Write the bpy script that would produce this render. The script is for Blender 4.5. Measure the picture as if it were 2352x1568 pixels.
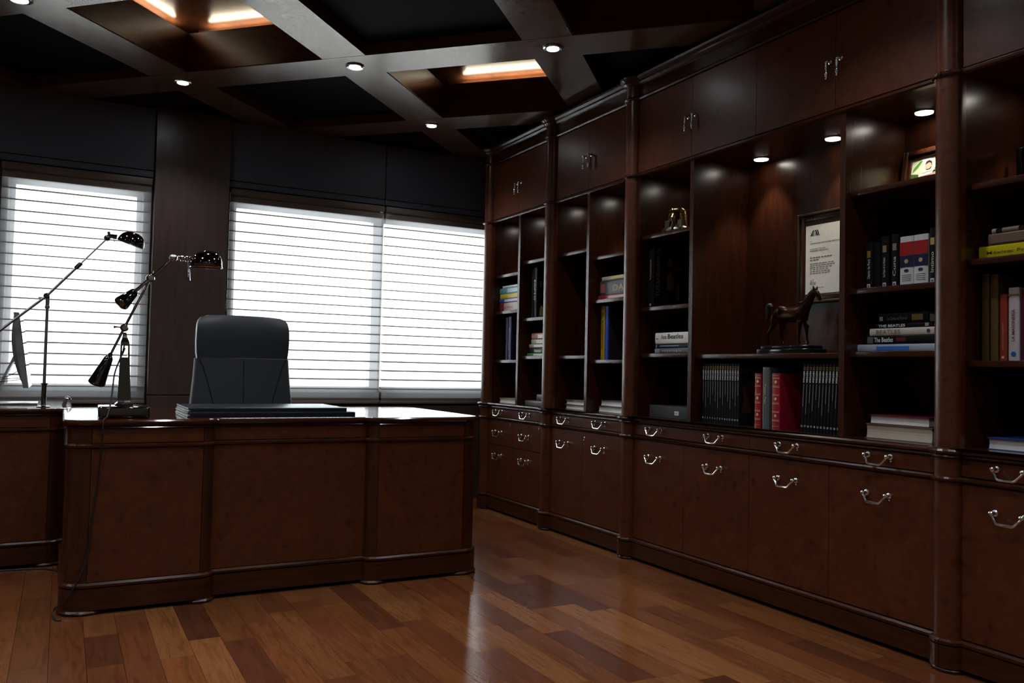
import bpy, bmesh, math, random
from mathutils import Vector, Matrix
for o in list(bpy.data.objects):
    bpy.data.objects.remove(o)
S = bpy.context.scene
COL = S.collection
rnd = random.Random(7)
PI = math.pi

# ------------------------------------------------------------------ camera
cam = bpy.data.cameras.new('camera'); cam.sensor_width = 36; cam.sensor_fit = 'HORIZONTAL'
cam.lens = 29.093; cam.clip_start = 0.05; cam.clip_end = 200
camo = bpy.data.objects.new('camera', cam); COL.objects.link(camo); S.camera = camo
yaw, pitch, roll = math.radians(28.461), math.radians(1.984), math.radians(1.263)
f_ = Vector((math.sin(yaw)*math.cos(pitch), math.cos(yaw)*math.cos(pitch), math.sin(pitch)))
r0 = Vector((math.cos(yaw), -math.sin(yaw), 0)); u0 = r0.cross(f_)
r_ = r0*math.cos(roll) + u0*math.sin(roll); u_ = -r0*math.sin(roll) + u0*math.cos(roll)
mw = Matrix((r_, u_, -f_)).transposed().to_4x4(); mw.translation = (0, 0, 0.98)
camo.matrix_world = mw

# ------------------------------------------------------------------ sky, exposure
W = bpy.data.worlds.new('sky'); S.world = W; W.use_nodes = True
nt = W.node_tree; nt.nodes.clear()
wo = nt.nodes.new('ShaderNodeOutputWorld'); wb = nt.nodes.new('ShaderNodeBackground')
wb.inputs[0].default_value = (0.93, 0.96, 1.0, 1); wb.inputs[1].default_value = 8.0   # bright overcast
nt.links.new(wb.outputs[0], wo.inputs[0])
DOWN_W = 20.0        # ceiling downlights
SHELF_W = 9.0        # shelf downlights
S.view_settings.view_transform = 'Standard'; S.view_settings.look = 'None'
S.view_settings.exposure = 0.0; S.view_settings.gamma = 1.0; S.view_settings.use_curve_mapping = False
S.cycles.max_bounces = 5; S.cycles.diffuse_bounces = 2; S.cycles.glossy_bounces = 3
S.cycles.transparent_max_bounces = 24; S.cycles.transmission_bounces = 6
S.cycles.sample_clamp_indirect = 6.0; S.cycles.caustics_reflective = False; S.cycles.caustics_refractive = False
S.cycles.blur_glossy = 0.5; S.cycles.use_adaptive_sampling = True; S.cycles.adaptive_threshold = 0.05

def portal(name, loc, sx, sz):
    l = bpy.data.lights.new(name, 'AREA'); l.shape = 'RECTANGLE'; l.size = sx; l.size_y = sz
    l.cycles.is_portal = True
    o = bpy.data.objects.new(name, l); COL.objects.link(o); o.location = loc; o.rotation_euler = (-PI/2, 0, 0)
portal('daylight_portal', (0.05, 5.99, 1.44), 0.74, 1.30)
portal('daylight_portal', (2.0, 5.99, 1.44), 2.06, 1.30)

# ------------------------------------------------------------------ materials
def nodemat(name):
    m = bpy.data.materials.new(name); m.use_nodes = True
    t = m.node_tree; b = t.nodes['Principled BSDF']
    return m, t, b
def setp(b, col=None, rough=None, metal=None, spec=None, coat=None, coat_r=None):
    if col is not None: b.inputs['Base Color'].default_value = (*col, 1)
    if rough is not None: b.inputs['Roughness'].default_value = rough
    if metal is not None: b.inputs['Metallic'].default_value = metal
    if spec is not None: b.inputs['Specular IOR Level'].default_value = spec
    if coat is not None: b.inputs['Coat Weight'].default_value = coat
    if coat_r is not None: b.inputs['Coat Roughness'].default_value = coat_r
PLAIN = {}
def plain(col, rough=0.5, metal=0.0, spec=0.4, name='paint'):
    k = (tuple(col), rough, metal, spec)
    if k not in PLAIN:
        m, t, b = nodemat(name); setp(b, None, rough, metal, spec)
        n = t.nodes.new('ShaderNodeTexNoise'); n.inputs['Scale'].default_value = 60; n.inputs['Detail'].default_value = 3
        r = t.nodes.new('ShaderNodeMapRange'); r.inputs[3].default_value = 0.9; r.inputs[4].default_value = 1.08
        mx = t.nodes.new('ShaderNodeMix'); mx.data_type = 'RGBA'; mx.blend_type = 'MULTIPLY'; mx.inputs[0].default_value = 1
        mx.inputs[6].default_value = (*col, 1)
        g = t.nodes.new('ShaderNodeNewGeometry')
        t.links.new(g.outputs['Position'], n.inputs['Vector'])
        t.links.new(n.outputs['Fac'], r.inputs[0]); t.links.new(r.outputs[0], mx.inputs[7]); t.links.new(mx.outputs[2], b.inputs['Base Color'])
        PLAIN[k] = m
    return PLAIN[k]
def ramp(t, stops):
    r = t.nodes.new('ShaderNodeValToRGB'); e = r.color_ramp.elements
    while len(e) < len(stops): e.new(0.5)
    for el, (p, c) in zip(e, stops): el.position = p; el.color = (*c, 1)
    return r
def wood(name, stops, scale=(6, 6, 1.2), detail=6, dist=1.2, rough=0.3, spec=0.45, bump=0.0, coat=0.0):
    m, t, b = nodemat(name); setp(b, None, rough, 0, spec, coat, 0.12)
    g = t.nodes.new('ShaderNodeNewGeometry'); mp = t.nodes.new('ShaderNodeMapping'); mp.inputs['Scale'].default_value = scale
    n = t.nodes.new('ShaderNodeTexNoise'); n.inputs['Scale'].default_value = 3; n.inputs['Detail'].default_value = detail
    n.inputs['Roughness'].default_value = 0.62; n.inputs['Distortion'].default_value = dist
    r = ramp(t, stops)
    t.links.new(g.outputs['Position'], mp.inputs[0]); t.links.new(mp.outputs[0], n.inputs['Vector']); t.links.new(n.outputs['Fac'], r.inputs[0])
    t.links.new(r.outputs[0], b.inputs['Base Color'])
    return m
M = {}
M['mahogany'] = wood('mahogany', [(0.25, (0.0272, 0.0074, 0.0034)), (0.55, (0.0423, 0.0115, 0.0047)), (0.8, (0.0556, 0.0162, 0.0064))], (14, 14, 1.4), 5, 0.6, 0.27)
M['mahogany_h'] = wood('mahogany_lengthwise', [(0.25, (0.0272, 0.0074, 0.0034)), (0.55, (0.0423, 0.0115, 0.0047)), (0.8, (0.0556, 0.0162, 0.0064))], (1.4, 1.4, 14), 5, 0.6, 0.23)
M['desktop'] = wood('polished_desktop', [(0.25, (0.0252, 0.0079, 0.0037)), (0.55, (0.0392, 0.0122, 0.0051)), (0.8, (0.0515, 0.0172, 0.0070))], (1.4, 1.4, 14), 5, 0.6, 0.07)
# burl veneer: mottled with dark eyes
def burl():
    m, t, b = nodemat('burl_veneer'); setp(b, None, 0.31, 0, 0.5)
    g = t.nodes.new('ShaderNodeNewGeometry')
    n1 = t.nodes.new('ShaderNodeTexNoise'); n1.inputs['Scale'].default_value = 13; n1.inputs['Detail'].default_value = 9; n1.inputs['Roughness'].default_value = 0.7; n1.inputs['Distortion'].default_value = 1.6
    r1 = ramp(t, [(0.28, (0.0502, 0.0116, 0.0042)), (0.5, (0.0759, 0.0182, 0.0061)), (0.72, (0.1062, 0.0276, 0.0084))])
    n2 = t.nodes.new('ShaderNodeTexVoronoi'); n2.inputs['Scale'].default_value = 14
    r2 = ramp(t, [(0.06, (0.35, 0.3, 0.3)), (0.22, (1, 1, 1))])
    n3 = t.nodes.new('ShaderNodeTexNoise'); n3.inputs['Scale'].default_value = 5
    mixv = t.nodes.new('ShaderNodeMix'); mixv.data_type = 'RGBA'; mixv.inputs[0].default_value = 0.12
    mul = t.nodes.new('ShaderNodeMix'); mul.data_type = 'RGBA'; mul.blend_type = 'MULTIPLY'; mul.inputs[0].default_value = 0.75
    L = t.links.new
    L(g.outputs['Position'], n1.inputs['Vector']); L(n1.outputs['Fac'], r1.inputs[0])
    L(g.outputs['Position'], n3.inputs['Vector']); L(g.outputs['Position'], mixv.inputs[6]); L(n3.outputs['Color'], mixv.inputs[7])
    L(mixv.outputs[2], n2.inputs['Vector']); L(n2.outputs['Distance'], r2.inputs[0])
    L(r1.outputs[0], mul.inputs[6]); L(r2.outputs[0], mul.inputs[7]); L(mul.outputs[2], b.inputs['Base Color'])
    return m
M['burl'] = burl()
def plankmat():
    m, t, b = nodemat('jatoba_plank'); setp(b, None, 0.2, 0, 0.42)
    oi = t.nodes.new('ShaderNodeObjectInfo'); g = t.nodes.new('ShaderNodeNewGeometry')
    at = t.nodes.new('ShaderNodeAttribute'); at.attribute_name = 'tone'
    cx = t.nodes.new('ShaderNodeVectorMath'); cx.operation = 'SCALE'; cx.inputs['Scale'].default_value = 37
    add = t.nodes.new('ShaderNodeVectorMath'); add.operation = 'ADD'
    mp = t.nodes.new('ShaderNodeMapping'); mp.inputs['Scale'].default_value = (18, 1.6, 1)
    n = t.nodes.new('ShaderNodeTexNoise'); n.inputs['Scale'].default_value = 2.2; n.inputs['Detail'].default_value = 6; n.inputs['Roughness'].default_value = 0.6; n.inputs['Distortion'].default_value = 1.4
    n2 = t.nodes.new('ShaderNodeTexNoise'); n2.inputs['Scale'].default_value = 14; n2.inputs['Detail'].default_value = 2
    r = ramp(t, [(0.3, (0.68, 0.62, 0.58)), (0.5, (1, 1, 1)), (0.72, (1.16, 1.19, 1.2))])
    r2 = ramp(t, [(0.35, (0.93, 0.92, 0.91)), (0.6, (1.02, 1.02, 1.02))])
    m1 = t.nodes.new('ShaderNodeMix'); m1.data_type = 'RGBA'; m1.blend_type = 'MULTIPLY'; m1.inputs[0].default_value = 1
    m2 = t.nodes.new('ShaderNodeMix'); m2.data_type = 'RGBA'; m2.blend_type = 'MULTIPLY'; m2.inputs[0].default_value = 1
    L = t.links.new
    L(oi.outputs['Color'], cx.inputs[0]); L(g.outputs['Position'], add.inputs[0]); L(cx.outputs[0], add.inputs[1])
    L(add.outputs[0], mp.inputs[0]); L(mp.outputs[0], n.inputs['Vector']); L(mp.outputs[0], n2.inputs['Vector'])
    L(n.outputs['Fac'], r.inputs[0]); L(n2.outputs['Fac'], r2.inputs[0])
    L(oi.outputs['Color'], m1.inputs[6]); L(r.outputs[0], m1.inputs[7]); L(m1.outputs[2], m2.inputs[6]); L(r2.outputs[0], m2.inputs[7])
    L(m2.outputs[2], b.inputs['Base Color'])
    return m
M['plank'] = plankmat()
M['beam'] = wood('ceiling_beam_veneer', [(0.3, (0.0688, 0.0386, 0.0243)), (0.6, (0.0972, 0.0579, 0.0378)), (0.8, (0.1215, 0.0742, 0.0486))], (2.2, 2.2, 9), 5, 0.5, 0.24, 0.85)
M['beam'].node_tree.nodes['Principled BSDF'].inputs['Specular Tint'].default_value = (1.0, 0.87, 0.72, 1)
M['coffer'] = wood('coffer_wood', [(0.3, (0.0450, 0.0156, 0.0072)), (0.7, (0.0900, 0.0330, 0.0132))], (2.2, 2.2, 10), 5, 0.6, 0.25, 0.5)
M['black_ceiling'] = plain((0.004, 0.0045, 0.006), 0.8, 0, 0.08, 'black_ceiling_paint')
M['header'] = plain((0.095, 0.112, 0.155), 0.5, 0, 0.4, 'hazed_panel_lacquer')  # blue-grey lens haze is mixed into this panel colour
M['column'] = wood('dark_column_veneer', [(0.3, (0.0524, 0.0336, 0.0302)), (0.7, (0.0809, 0.0521, 0.0462))], (10, 10, 1), 4, 0.5, 0.32)
M['wall'] = plain((0.05, 0.036, 0.03), 0.5, 0, 0.4, 'dark_wall')
M['chrome'] = plain((0.50, 0.51, 0.52), 0.07, 1, 0.5, 'chrome')
M['nickel'] = plain((0.78, 0.77, 0.75), 0.16, 1, 0.5, 'polished_nickel')
M['dark_chrome'] = plain((0.16, 0.16, 0.155), 0.06, 1, 0.5, 'smoked_chrome')
M['steel'] = plain((0.45, 0.45, 0.46), 0.3, 1, 0.5, 'brushed_steel')
M['leather'] = plain((0.024, 0.030, 0.036), 0.38, 0, 0.5, 'black_leather')
M['blackleather2'] = plain((0.009, 0.012, 0.017), 0.33, 0, 0.25, 'black_bonded_leather')
M['rubber'] = plain((0.012, 0.012, 0.013), 0.5, 0, 0.4, 'black_rubber')
M['bronze'] = plain((0.042, 0.019, 0.010), 0.28, 1, 0.5, 'bronze')
M['darkbronze'] = plain((0.05, 0.048, 0.048), 0.35, 0.8, 0.5, 'blackened_bronze')
M['gold'] = plain((0.30, 0.20, 0.08), 0.26, 1, 0.5, 'aged_gold')
M['goldprint'] = plain((0.50, 0.36, 0.16), 0.5, 0.2, 0.4, 'gold_print')
M['onyx'] = plain((0.010, 0.011, 0.011), 0.06, 0, 0.6, 'black_marble')
M['paper'] = plain((0.78, 0.76, 0.70), 0.8, 0, 0.2, 'paper')
M['pages'] = plain((0.72, 0.69, 0.61), 0.85, 0, 0.2, 'page_edges')
M['white'] = plain((0.75, 0.75, 0.75), 0.5, 0, 0.3, 'white_print')
M['ink'] = plain((0.03, 0.03, 0.03), 0.6, 0, 0.2, 'black_ink')
M['greyink'] = plain((0.16, 0.15, 0.14), 0.6, 0, 0.2, 'grey_ink')
M['alu'] = plain((0.60, 0.61, 0.62), 0.35, 0.7, 0.5, 'aluminium')
M['plasticgrey'] = plain((0.18, 0.18, 0.19), 0.45, 0, 0.4, 'grey_plastic')
M['screen'] = plain((0.012, 0.012, 0.013), 0.03, 0, 0.9, 'black_screen_glass')
M['vane'] = None
def translucent(name, tr, col, diff=0.35):
    m = bpy.data.materials.new(name); m.use_nodes = True; t = m.node_tree; t.nodes.clear()
    o = t.nodes.new('ShaderNodeOutputMaterial'); tp = t.nodes.new('ShaderNodeBsdfTransparent')
    tl = t.nodes.new('ShaderNodeBsdfTranslucent'); df = t.nodes.new('ShaderNodeBsdfDiffuse')
    tl.inputs[0].default_value = (*col, 1); df.inputs[0].default_value = (*col, 1)
    n = t.nodes.new('ShaderNodeTexNoise'); n.inputs['Scale'].default_value = 400
    g = t.nodes.new('ShaderNodeNewGeometry'); r = t.nodes.new('ShaderNodeMapRange'); r.inputs[3].default_value = tr-0.04; r.inputs[4].default_value = tr+0.04
    a = t.nodes.new('ShaderNodeMixShader'); a.inputs[0].default_value = diff
    b = t.nodes.new('ShaderNodeMixShader')
    L = t.links.new
    L(g.outputs['Position'], n.inputs['Vector']); L(n.outputs['Fac'], r.inputs[0]); L(r.outputs[0], b.inputs[0])
    L(tl.outputs[0], a.inputs[1]); L(df.outputs[0], a.inputs[2]); L(a.outputs[0], b.inputs[1]); L(tp.outputs[0], b.inputs[2]); L(b.outputs[0], o.inputs[0])
    return m
M['sheer'] = translucent('sheer_shade_fabric', 0.80, (0.86, 0.86, 0.88))
M['vane'] = translucent('shade_vane_fabric', 0.02, (0.26, 0.18, 0.145), 0.85)
def glassmat():
    m = bpy.data.materials.new('window_glass'); m.use_nodes = True; t = m.node_tree; t.nodes.clear()
    o = t.nodes.new('ShaderNodeOutputMaterial'); tp = t.nodes.new('ShaderNodeBsdfTransparent'); gl = t.nodes.new('ShaderNodeBsdfGlossy')
    gl.inputs['Roughness'].default_value = 0.02; tp.inputs[0].default_value = (0.95, 0.98, 0.97, 1)
    fr = t.nodes.new('ShaderNodeFresnel'); fr.inputs[0].default_value = 1.3; mx = t.nodes.new('ShaderNodeMixShader')
    t.links.new(fr.outputs[0], mx.inputs[0]); t.links.new(tp.outputs[0], mx.inputs[1]); t.links.new(gl.outputs[0], mx.inputs[2]); t.links.new(mx.outputs[0], o.inputs[0])
    return m
M['glass'] = glassmat()
def emit(name, col, s):
    m = bpy.data.materials.new(name); m.use_nodes = True; t = m.node_tree; t.nodes.clear()
    o = t.nodes.new('ShaderNodeOutputMaterial'); e = t.nodes.new('ShaderNodeEmission'); e.inputs[0].default_value = (*col, 1); e.inputs[1].default_value = s
    t.links.new(e.outputs[0], o.inputs[0]); return m
M['lamp_disc'] = emit('downlight_glow', (0.92, 0.98, 1.0), 40)
M['shelf_disc'] = emit('shelf_light_glow', (1.0, 0.93, 0.84), 22)
M['tube'] = emit('cove_tube_glow', (1.0, 0.88, 0.66), 20)

# ------------------------------------------------------------------ mesh helpers
class MB:
    def __init__(s): s.v = []; s.f = []; s.sm = []
    def add(s, vs, fs, smooth=False):
        k = len(s.v); s.v += [tuple(p) for p in vs]
        for f in fs: s.f.append([i+k for i in f]); s.sm.append(smooth)
        return s
    def box(s, x0, x1, y0, y1, z0, z1):
        vs = [(x, y, z) for z in (z0, z1) for y in (y0, y1) for x in (x0, x1)]
        return s.add(vs, [(0, 2, 3, 1), (4, 5, 7, 6), (0, 1, 5, 4), (2, 6, 7, 3), (0, 4, 6, 2), (1, 3, 7, 5)])
    def rbox(s, x0, x1, y0, y1, z0, z1, b):       # box with bevelled edges
        bm = bmesh.new(); bmesh.ops.create_cube(bm, size=1)
        for v in bm.verts: v.co = Vector(((x0+x1)/2+v.co.x*(x1-x0), (y0+y1)/2+v.co.y*(y1-y0), (z0+z1)/2+v.co.z*(z1-z0)))
        bmesh.ops.bevel(bm, geom=bm.edges[:], offset=b, segments=3, affect='EDGES', profile=0.5)
        bm.verts.index_update(); bm.normal_update(); k = len(s.v); s.v += [v.co[:] for v in bm.verts]
        for f in bm.faces: s.f.append([v.index+k for v in f.verts]); s.sm.append(max(abs(c) for c in f.normal) < 0.999)
        bm.free(); return s
    def loft(s, rings, closed=True, cap0=True, cap1=True, smooth=False):
        n = len(rings[0]); vs = [p for r in rings for p in r]; fs = []
        for i in range(len(rings)-1):
            for j in range(n if closed else n-1):
                a = i*n+j; b = i*n+(j+1) % n; fs.append((a, b, b+n, a+n))
        k = len(s.v); s.add(vs, fs, smooth)
        if cap0: s.add(rings[0], [list(range(n))[::-1]])
        if cap1: s.add(rings[-1], [list(range(n))])
        return s
    def tube(s, pts, rad, n=8, caps=True, smooth=True):
        pts = [Vector(p) for p in pts]; rad = rad if isinstance(rad, (list, tuple)) else [rad]*len(pts)
        rings = []; prev = None
        for i, p in enumerate(pts):
            d = (pts[min(i+1, len(pts)-1)]-pts[max(i-1, 0)]); d = d.normalized() if d.length > 1e-9 else Vector((0, 0, 1))
            if prev is None:
                a = Vector((0, 0, 1)) if abs(d.z) < 0.9 else Vector((0, 1, 0)); u = d.cross(a).normalized()
            else:
                u = prev-d*prev.dot(d); u = u.normalized() if u.length > 1e-6 else d.orthogonal().normalized()
            prev = u; w = d.cross(u)
            rings.append([p+u*(rad[i]*math.cos(2*PI*k/n))+w*(rad[i]*math.sin(2*PI*k/n)) for k in range(n)])
        return s.loft(rings, True, caps, caps, smooth)
    def lathe(s, prof, c=(0, 0, 0), axis=(0, 0, 1), n=20, smooth=True, ref=None):
        ax = Vector(axis).normalized(); u = (Vector(ref) if ref else ax.orthogonal()).normalized(); w = ax.cross(u); c = Vector(c)
        rings = [[c+ax*h+u*(r*math.cos(2*PI*k/n))+w*(r*math.sin(2*PI*k/n)) for k in range(n)] for r, h in prof]
        return s.loft(rings, True, True, True, smooth)
    def sphere(s, c, r, n=12, sc=(1, 1, 1)):
        m = n//2; c = Vector(c); rings = []
        for i in range(m+1):
            a = -PI/2+PI*i/m; a = max(min(a, PI/2-0.02), -PI/2+0.02)
            rings.append([c+Vector((r*sc[0]*math.cos(a)*math.cos(2*PI*k/n), r*sc[1]*math.cos(a)*math.sin(2*PI*k/n), r*sc[2]*math.sin(a))) for k in range(n)])
        return s.loft(rings, True, True, True, True)
    def build(s, name, mat, parent=None, off=None, world=True):
        me = bpy.data.meshes.new(name)
        o = Vector((0, 0, 0))
        if parent is not None and world: o = Vector(ORG.get(parent.name, (0, 0, 0)))
        me.from_pydata([Vector(p)-o for p in s.v], [], s.f); me.update()
        for p, sm in zip(me.polygons, s.sm): p.use_smooth = sm
        if any(s.sm): me.set_sharp_from_angle(angle=math.radians(42))
        me.materials.append(mat)
        ob = bpy.data.objects.new(name, me); COL.objects.link(ob)
        if parent is not None: ob.parent = parent; ORG[ob.name] = tuple(ORG.get(parent.name, (0, 0, 0)))
        else: ORG[ob.name] = (0, 0, 0)
        return ob
ORG = {}
def thing(name, label, cat, loc=(0, 0, 0), group=None, rot=None):
    o = bpy.data.objects.new(name, None); o.empty_display_size = 0.05; COL.objects.link(o); o.location = loc
    if rot: o.rotation_euler = rot
    o['label'] = label; o['category'] = cat
    if group: o['group'] = group
    ORG[o.name] = tuple(loc)
    return o
def tag(o, label, cat, group=None):
    o['label'] = label; o['category'] = cat
    if group: o['group'] = group
    return o
def struct(name, mb, mat):
    o = mb.build(name, mat); o['kind'] = 'structure'; return o
def B(x0, x1, y0, y1, z0, z1): return MB().box(x0, x1, y0, y1, z0, z1)
def bake(ob):
    dg = bpy.context.evaluated_depsgraph_get(); dg.update()
    me = bpy.data.meshes.new_from_object(ob.evaluated_get(dg)); return me
def text(s, L, H, c, right, up, mat, parent, name='title', world=True, bold=0.014):
    cu = bpy.data.curves.new('lettering', 'FONT'); cu.body = s; cu.resolution_u = 2; cu.align_x = 'CENTER'; cu.offset = bold
    ob = bpy.data.objects.new('lettering', cu); COL.objects.link(ob)
    me = bake(ob); COL.objects.unlink(ob); bpy.data.objects.remove(ob)
    if not me.vertices: return None
    xs = [v.co.x for v in me.vertices]; ys = [v.co.y for v in me.vertices]
    w = max(xs)-min(xs); h = max(ys)-min(ys); cx = (max(xs)+min(xs))/2; cy = (max(ys)+min(ys))/2
    r = Vector(right).normalized(); u = Vector(up).normalized(); c = Vector(c)
    o = Vector(ORG.get(parent.name, (0, 0, 0))) if world else Vector((0, 0, 0))
    for v in me.vertices: v.co = c+r*((v.co.x-cx)*L/w)+u*((v.co.y-cy)*H/h)-o
    me.materials.clear(); me.materials.append(mat)
    ob = bpy.data.objects.new(name, me); COL.objects.link(ob); ob.parent = parent; ORG[ob.name] = ORG.get(parent.name, (0, 0, 0))
    return ob
def offset_outline(pts, d, closed=True):
    n = len(pts); out = []
    for i, p in enumerate(pts):
        a = pts[i-1] if (closed or i > 0) else None; b = pts[(i+1) % n] if (closed or i < n-1) else None
        ns = []
        for q0, q1 in ((a, p), (p, b)):
            if q0 is None or q1 is None: continue
            dx, dy = q1[0]-q0[0], q1[1]-q0[1]; l = math.hypot(dx, dy)
            if l > 1e-9: ns.append((dy/l, -dx/l))
        if len(ns) == 2:
            mx, my = ns[0][0]+ns[1][0], ns[0][1]+ns[1][1]; k = 2/max(mx*mx+my*my, 0.4); nx, ny = mx*k/1, my*k/1
            out.append((p[0]+nx*d, p[1]+ny*d))
        else: out.append((p[0]+ns[0][0]*d, p[1]+ns[0][1]*d))
    return out
def sweep(outline, prof, closed=True, cap0=False, cap1=False, smooth=False):
    rings = [[(x, y, z) for x, y in offset_outline(outline, d, closed)] for d, z in prof]
    return MB().loft(rings, closed, cap0, cap1, smooth)
def arc(cx, cy, r, a0, a1, n=6, ry=None):
    ry = ry or r
    return [(cx+r*math.cos(math.radians(a0+(a1-a0)*i/n)), cy+ry*math.sin(math.radians(a0+(a1-a0)*i/n))) for i in range(n+1)]

# ------------------------------------------------------------------ room shell
RX0, RX1, RY0, RY1, ZC = -2.6, 3.06, -1.6, 5.80, 2.60
floor = struct('floor', B(RX0, RX1, RY0, RY1, -0.10, -0.012), plain((0.02, 0.012, 0.008), 0.8, 0, 0.2, 'subfloor'))
unit = MB().box(-0.5, 0.5, -0.5, 0.5, -0.5, 0.5)
pm = unit.build('plank', M['plank']).data
bpy.data.objects.remove(bpy.data.objects['plank'])
TONES = [(0.1620, 0.0563, 0.0182), (0.1485, 0.0485, 0.0160), (0.1755, 0.0639, 0.0213), (0.1283, 0.0402, 0.0145), (0.0945, 0.0296, 0.0128), (0.2026, 0.0781, 0.0267), (0.1553, 0.0544, 0.0187), (0.1350, 0.0415, 0.0160), (0.1620, 0.0533, 0.0171)]
PW = 0.108; planks = []
x = RX0+0.002; 
while x < RX1-0.01:
    y = RY0-rnd.random()*0.5
    while y < RY1:
        L = rnd.uniform(0.30, 0.95); y0, y1 = max(y, RY0), min(y+L, RY1)
        if y1-y0 > 0.03: planks.append((x, min(x+PW, RX1), y0, y1))
        y += L
    x += PW
def seen(p):
    cx, cy = (p[0]+p[1])/2, (p[2]+p[3])/2
    if cy < 1.5 or cx > 2.72: return 0
    if -0.6 < cx < 2.7: return 3-abs(cy-2.7)*0.3-(1.5 if 0.1 < cx < 1.7 and cy > 4.0 else 0)-(2 if p[1] < -0.3 else 0)
    return 0
planks.sort(key=lambda p: -seen(p))
for i, p in enumerate(planks[:300]):
    o = bpy.data.objects.new('plank', pm); COL.objects.link(o); o.parent = floor
    o.location = ((p[0]+p[1])/2, (p[2]+p[3])/2, -0.006); o.scale = (p[1]-p[0]-0.0012, p[3]-p[2]-0.0012, 0.012)
    c = rnd.choice(TONES); k = rnd.uniform(0.86, 1.14); o.color = (c[0]*k, c[1]*k, c[2]*k, 1)
rest = MB()
for p in planks[300:]: rest.box(p[0]+0.0006, p[1]-0.0006, p[2]+0.0006, p[3]-0.0006, -0.012, 0.0)
ro = rest.build('floorboards', M['plank'], floor); ro['kind'] = 'stuff'; ro.color = (0.19, 0.065, 0.022, 1)

# window wall with two openings
wy0, wy1 = 5.80, 6.0
wf = MB()
O1 = (-0.32, 0.42); O2 = (0.985, 2.99); OZ = (0.80, 2.085)
wf.box(RX0-0.2, RX1+0.2, wy0, wy1, -0.1, OZ[0]); wf.box(RX0-0.2, RX1+0.2, wy0, wy1, OZ[1], 3.1)
wf.box(RX0-0.2, O1[0], wy0, wy1, OZ[0], OZ[1]); wf.box(O1[1], O2[0], wy0, wy1, OZ[0], OZ[1]); wf.box(O2[1], RX1+0.2, wy0, wy1, OZ[0], OZ[1])
wall_far = struct('wall_far', wf, M['wall'])
B(0.475, 0.925, 5.66, 5.80, 0.778, ZC).build('column_panel', M['column'], wall_far)
B(0.475, 0.925, 5.66, 5.80, 0.0, 0.772).build('column_panel', M['column'], wall_far)
for x0, x1 in ((-0.86, 0.470), (0.930, 2.022), (2.028, 3.05)):
    B(x0, x1, 5.72, 5.80, 2.205, ZC).build('header_panel', M['header'], wall_far)
    B(x0, x1, 5.726, 5.80, 2.162, 2.200).build('header_rail', M['header'], wall_far)
    B(x0, x1, 5.70, 5.80, 0.0, 0.70).build('sill_panel', M['column'], wall_far)
B(-1.30, -0.864, 5.66, 5.80, 0.0, ZC).build('column_panel', M['column'], wall_far)
struct('wall_right', B(RX1, RX1+0.2, RY0, RY1, -0.1, 3.1), M['wall'])
struct('wall_left', B(RX0-0.2, RX0, RY0, RY1, -0.1, 3.1), plain((0.24, 0.215, 0.185), 0.7, 0, 0.3, 'taupe_plaster'))
struct('wall_near', B(RX0-0.2, RX1+0.2, RY0-0.2, RY0, -0.1, 3.1), plain((0.24, 0.215, 0.185), 0.7, 0, 0.3, 'taupe_plaster'))
for n, (a, b) in enumerate((O1, O2)):
    fr = MB()
    for x0, x1 in ((a, a+0.03), (b-0.03, b)): fr.box(x0, x1, 5.90, 5.96, OZ[0], OZ[1])
    fr.box(a, b, 5.90, 5.96, OZ[0], OZ[0]+0.035); fr.box(a, b, 5.90, 5.96, OZ[1]-0.03, OZ[1])
    w = struct('window_%d' % (n+1), fr, plain((0.5, 0.5, 0.5), 0.4, 0.3, 0.5, 'window_frame_metal'))
    cuts = [a+0.03, b-0.03]
    if n == 1:
        B(1.995, 2.075, 5.885, 5.965, OZ[0]+0.035, OZ[1]-0.03).build('mullion', plain((0.5, 0.5, 0.5), 0.4, 0.3, 0.5), w)
        cuts = [a+0.03, 1.995, 2.075, b-0.03]
    for i in range(0, len(cuts), 2):
        B(cuts[i], cuts[i+1], 5.928, 5.932, OZ[0]+0.035, OZ[1]-0.03).build('pane', M['glass'], w)
    B(a, b, 5.80, 5.90, OZ[0]-0.012, OZ[0]).build('window_sill', plain((0.4, 0.38, 0.36), 0.5, 0, 0.4), w)

# ------------------------------------------------------------------ coffered ceiling, a lattice at 45 degrees
GX, GY, GC = 1.328, 4.295, 0.776           # a crossing, half-diagonal of the lattice
BWD = 0.125                                # half width of a beam
q = Vector((math.sqrt(.5), math.sqrt(.5))); p_ = Vector((-math.sqrt(.5), math.sqrt(.5))); SP = GC*math.sqrt(2)
def clip(poly, x0, x1, y0, y1):
    for ax, lim, sg in ((0, x0, 1), (0, x1, -1), (1, y0, 1), (1, y1, -1)):
        out = []
        for i in range(len(poly)):
            a, b = poly[i-1], poly[i]; da, db = sg*(a[ax]-lim), sg*(b[ax]-lim)
            if (da >= 0) != (db >= 0):
                t = da/(da-db); out.append((a[0]+(b[0]-a[0])*t, a[1]+(b[1]-a[1])*t))
            if db >= 0: out.append(b)
        poly = out
        if len(poly) < 3: return []
    return poly
def cellpt(a, b):                           # lattice coordinates to room coordinates
    v = Vector((GX, GY))+q*(a*SP)+p_*(b*SP); return (v.x, v.y)
struct('ceiling', B(RX0, RX1, RY0, RY1, 2.96, 3.1), M['black_ceiling'])
ceiling = bpy.data.objects['ceiling']
hb = BWD/SP
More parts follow.
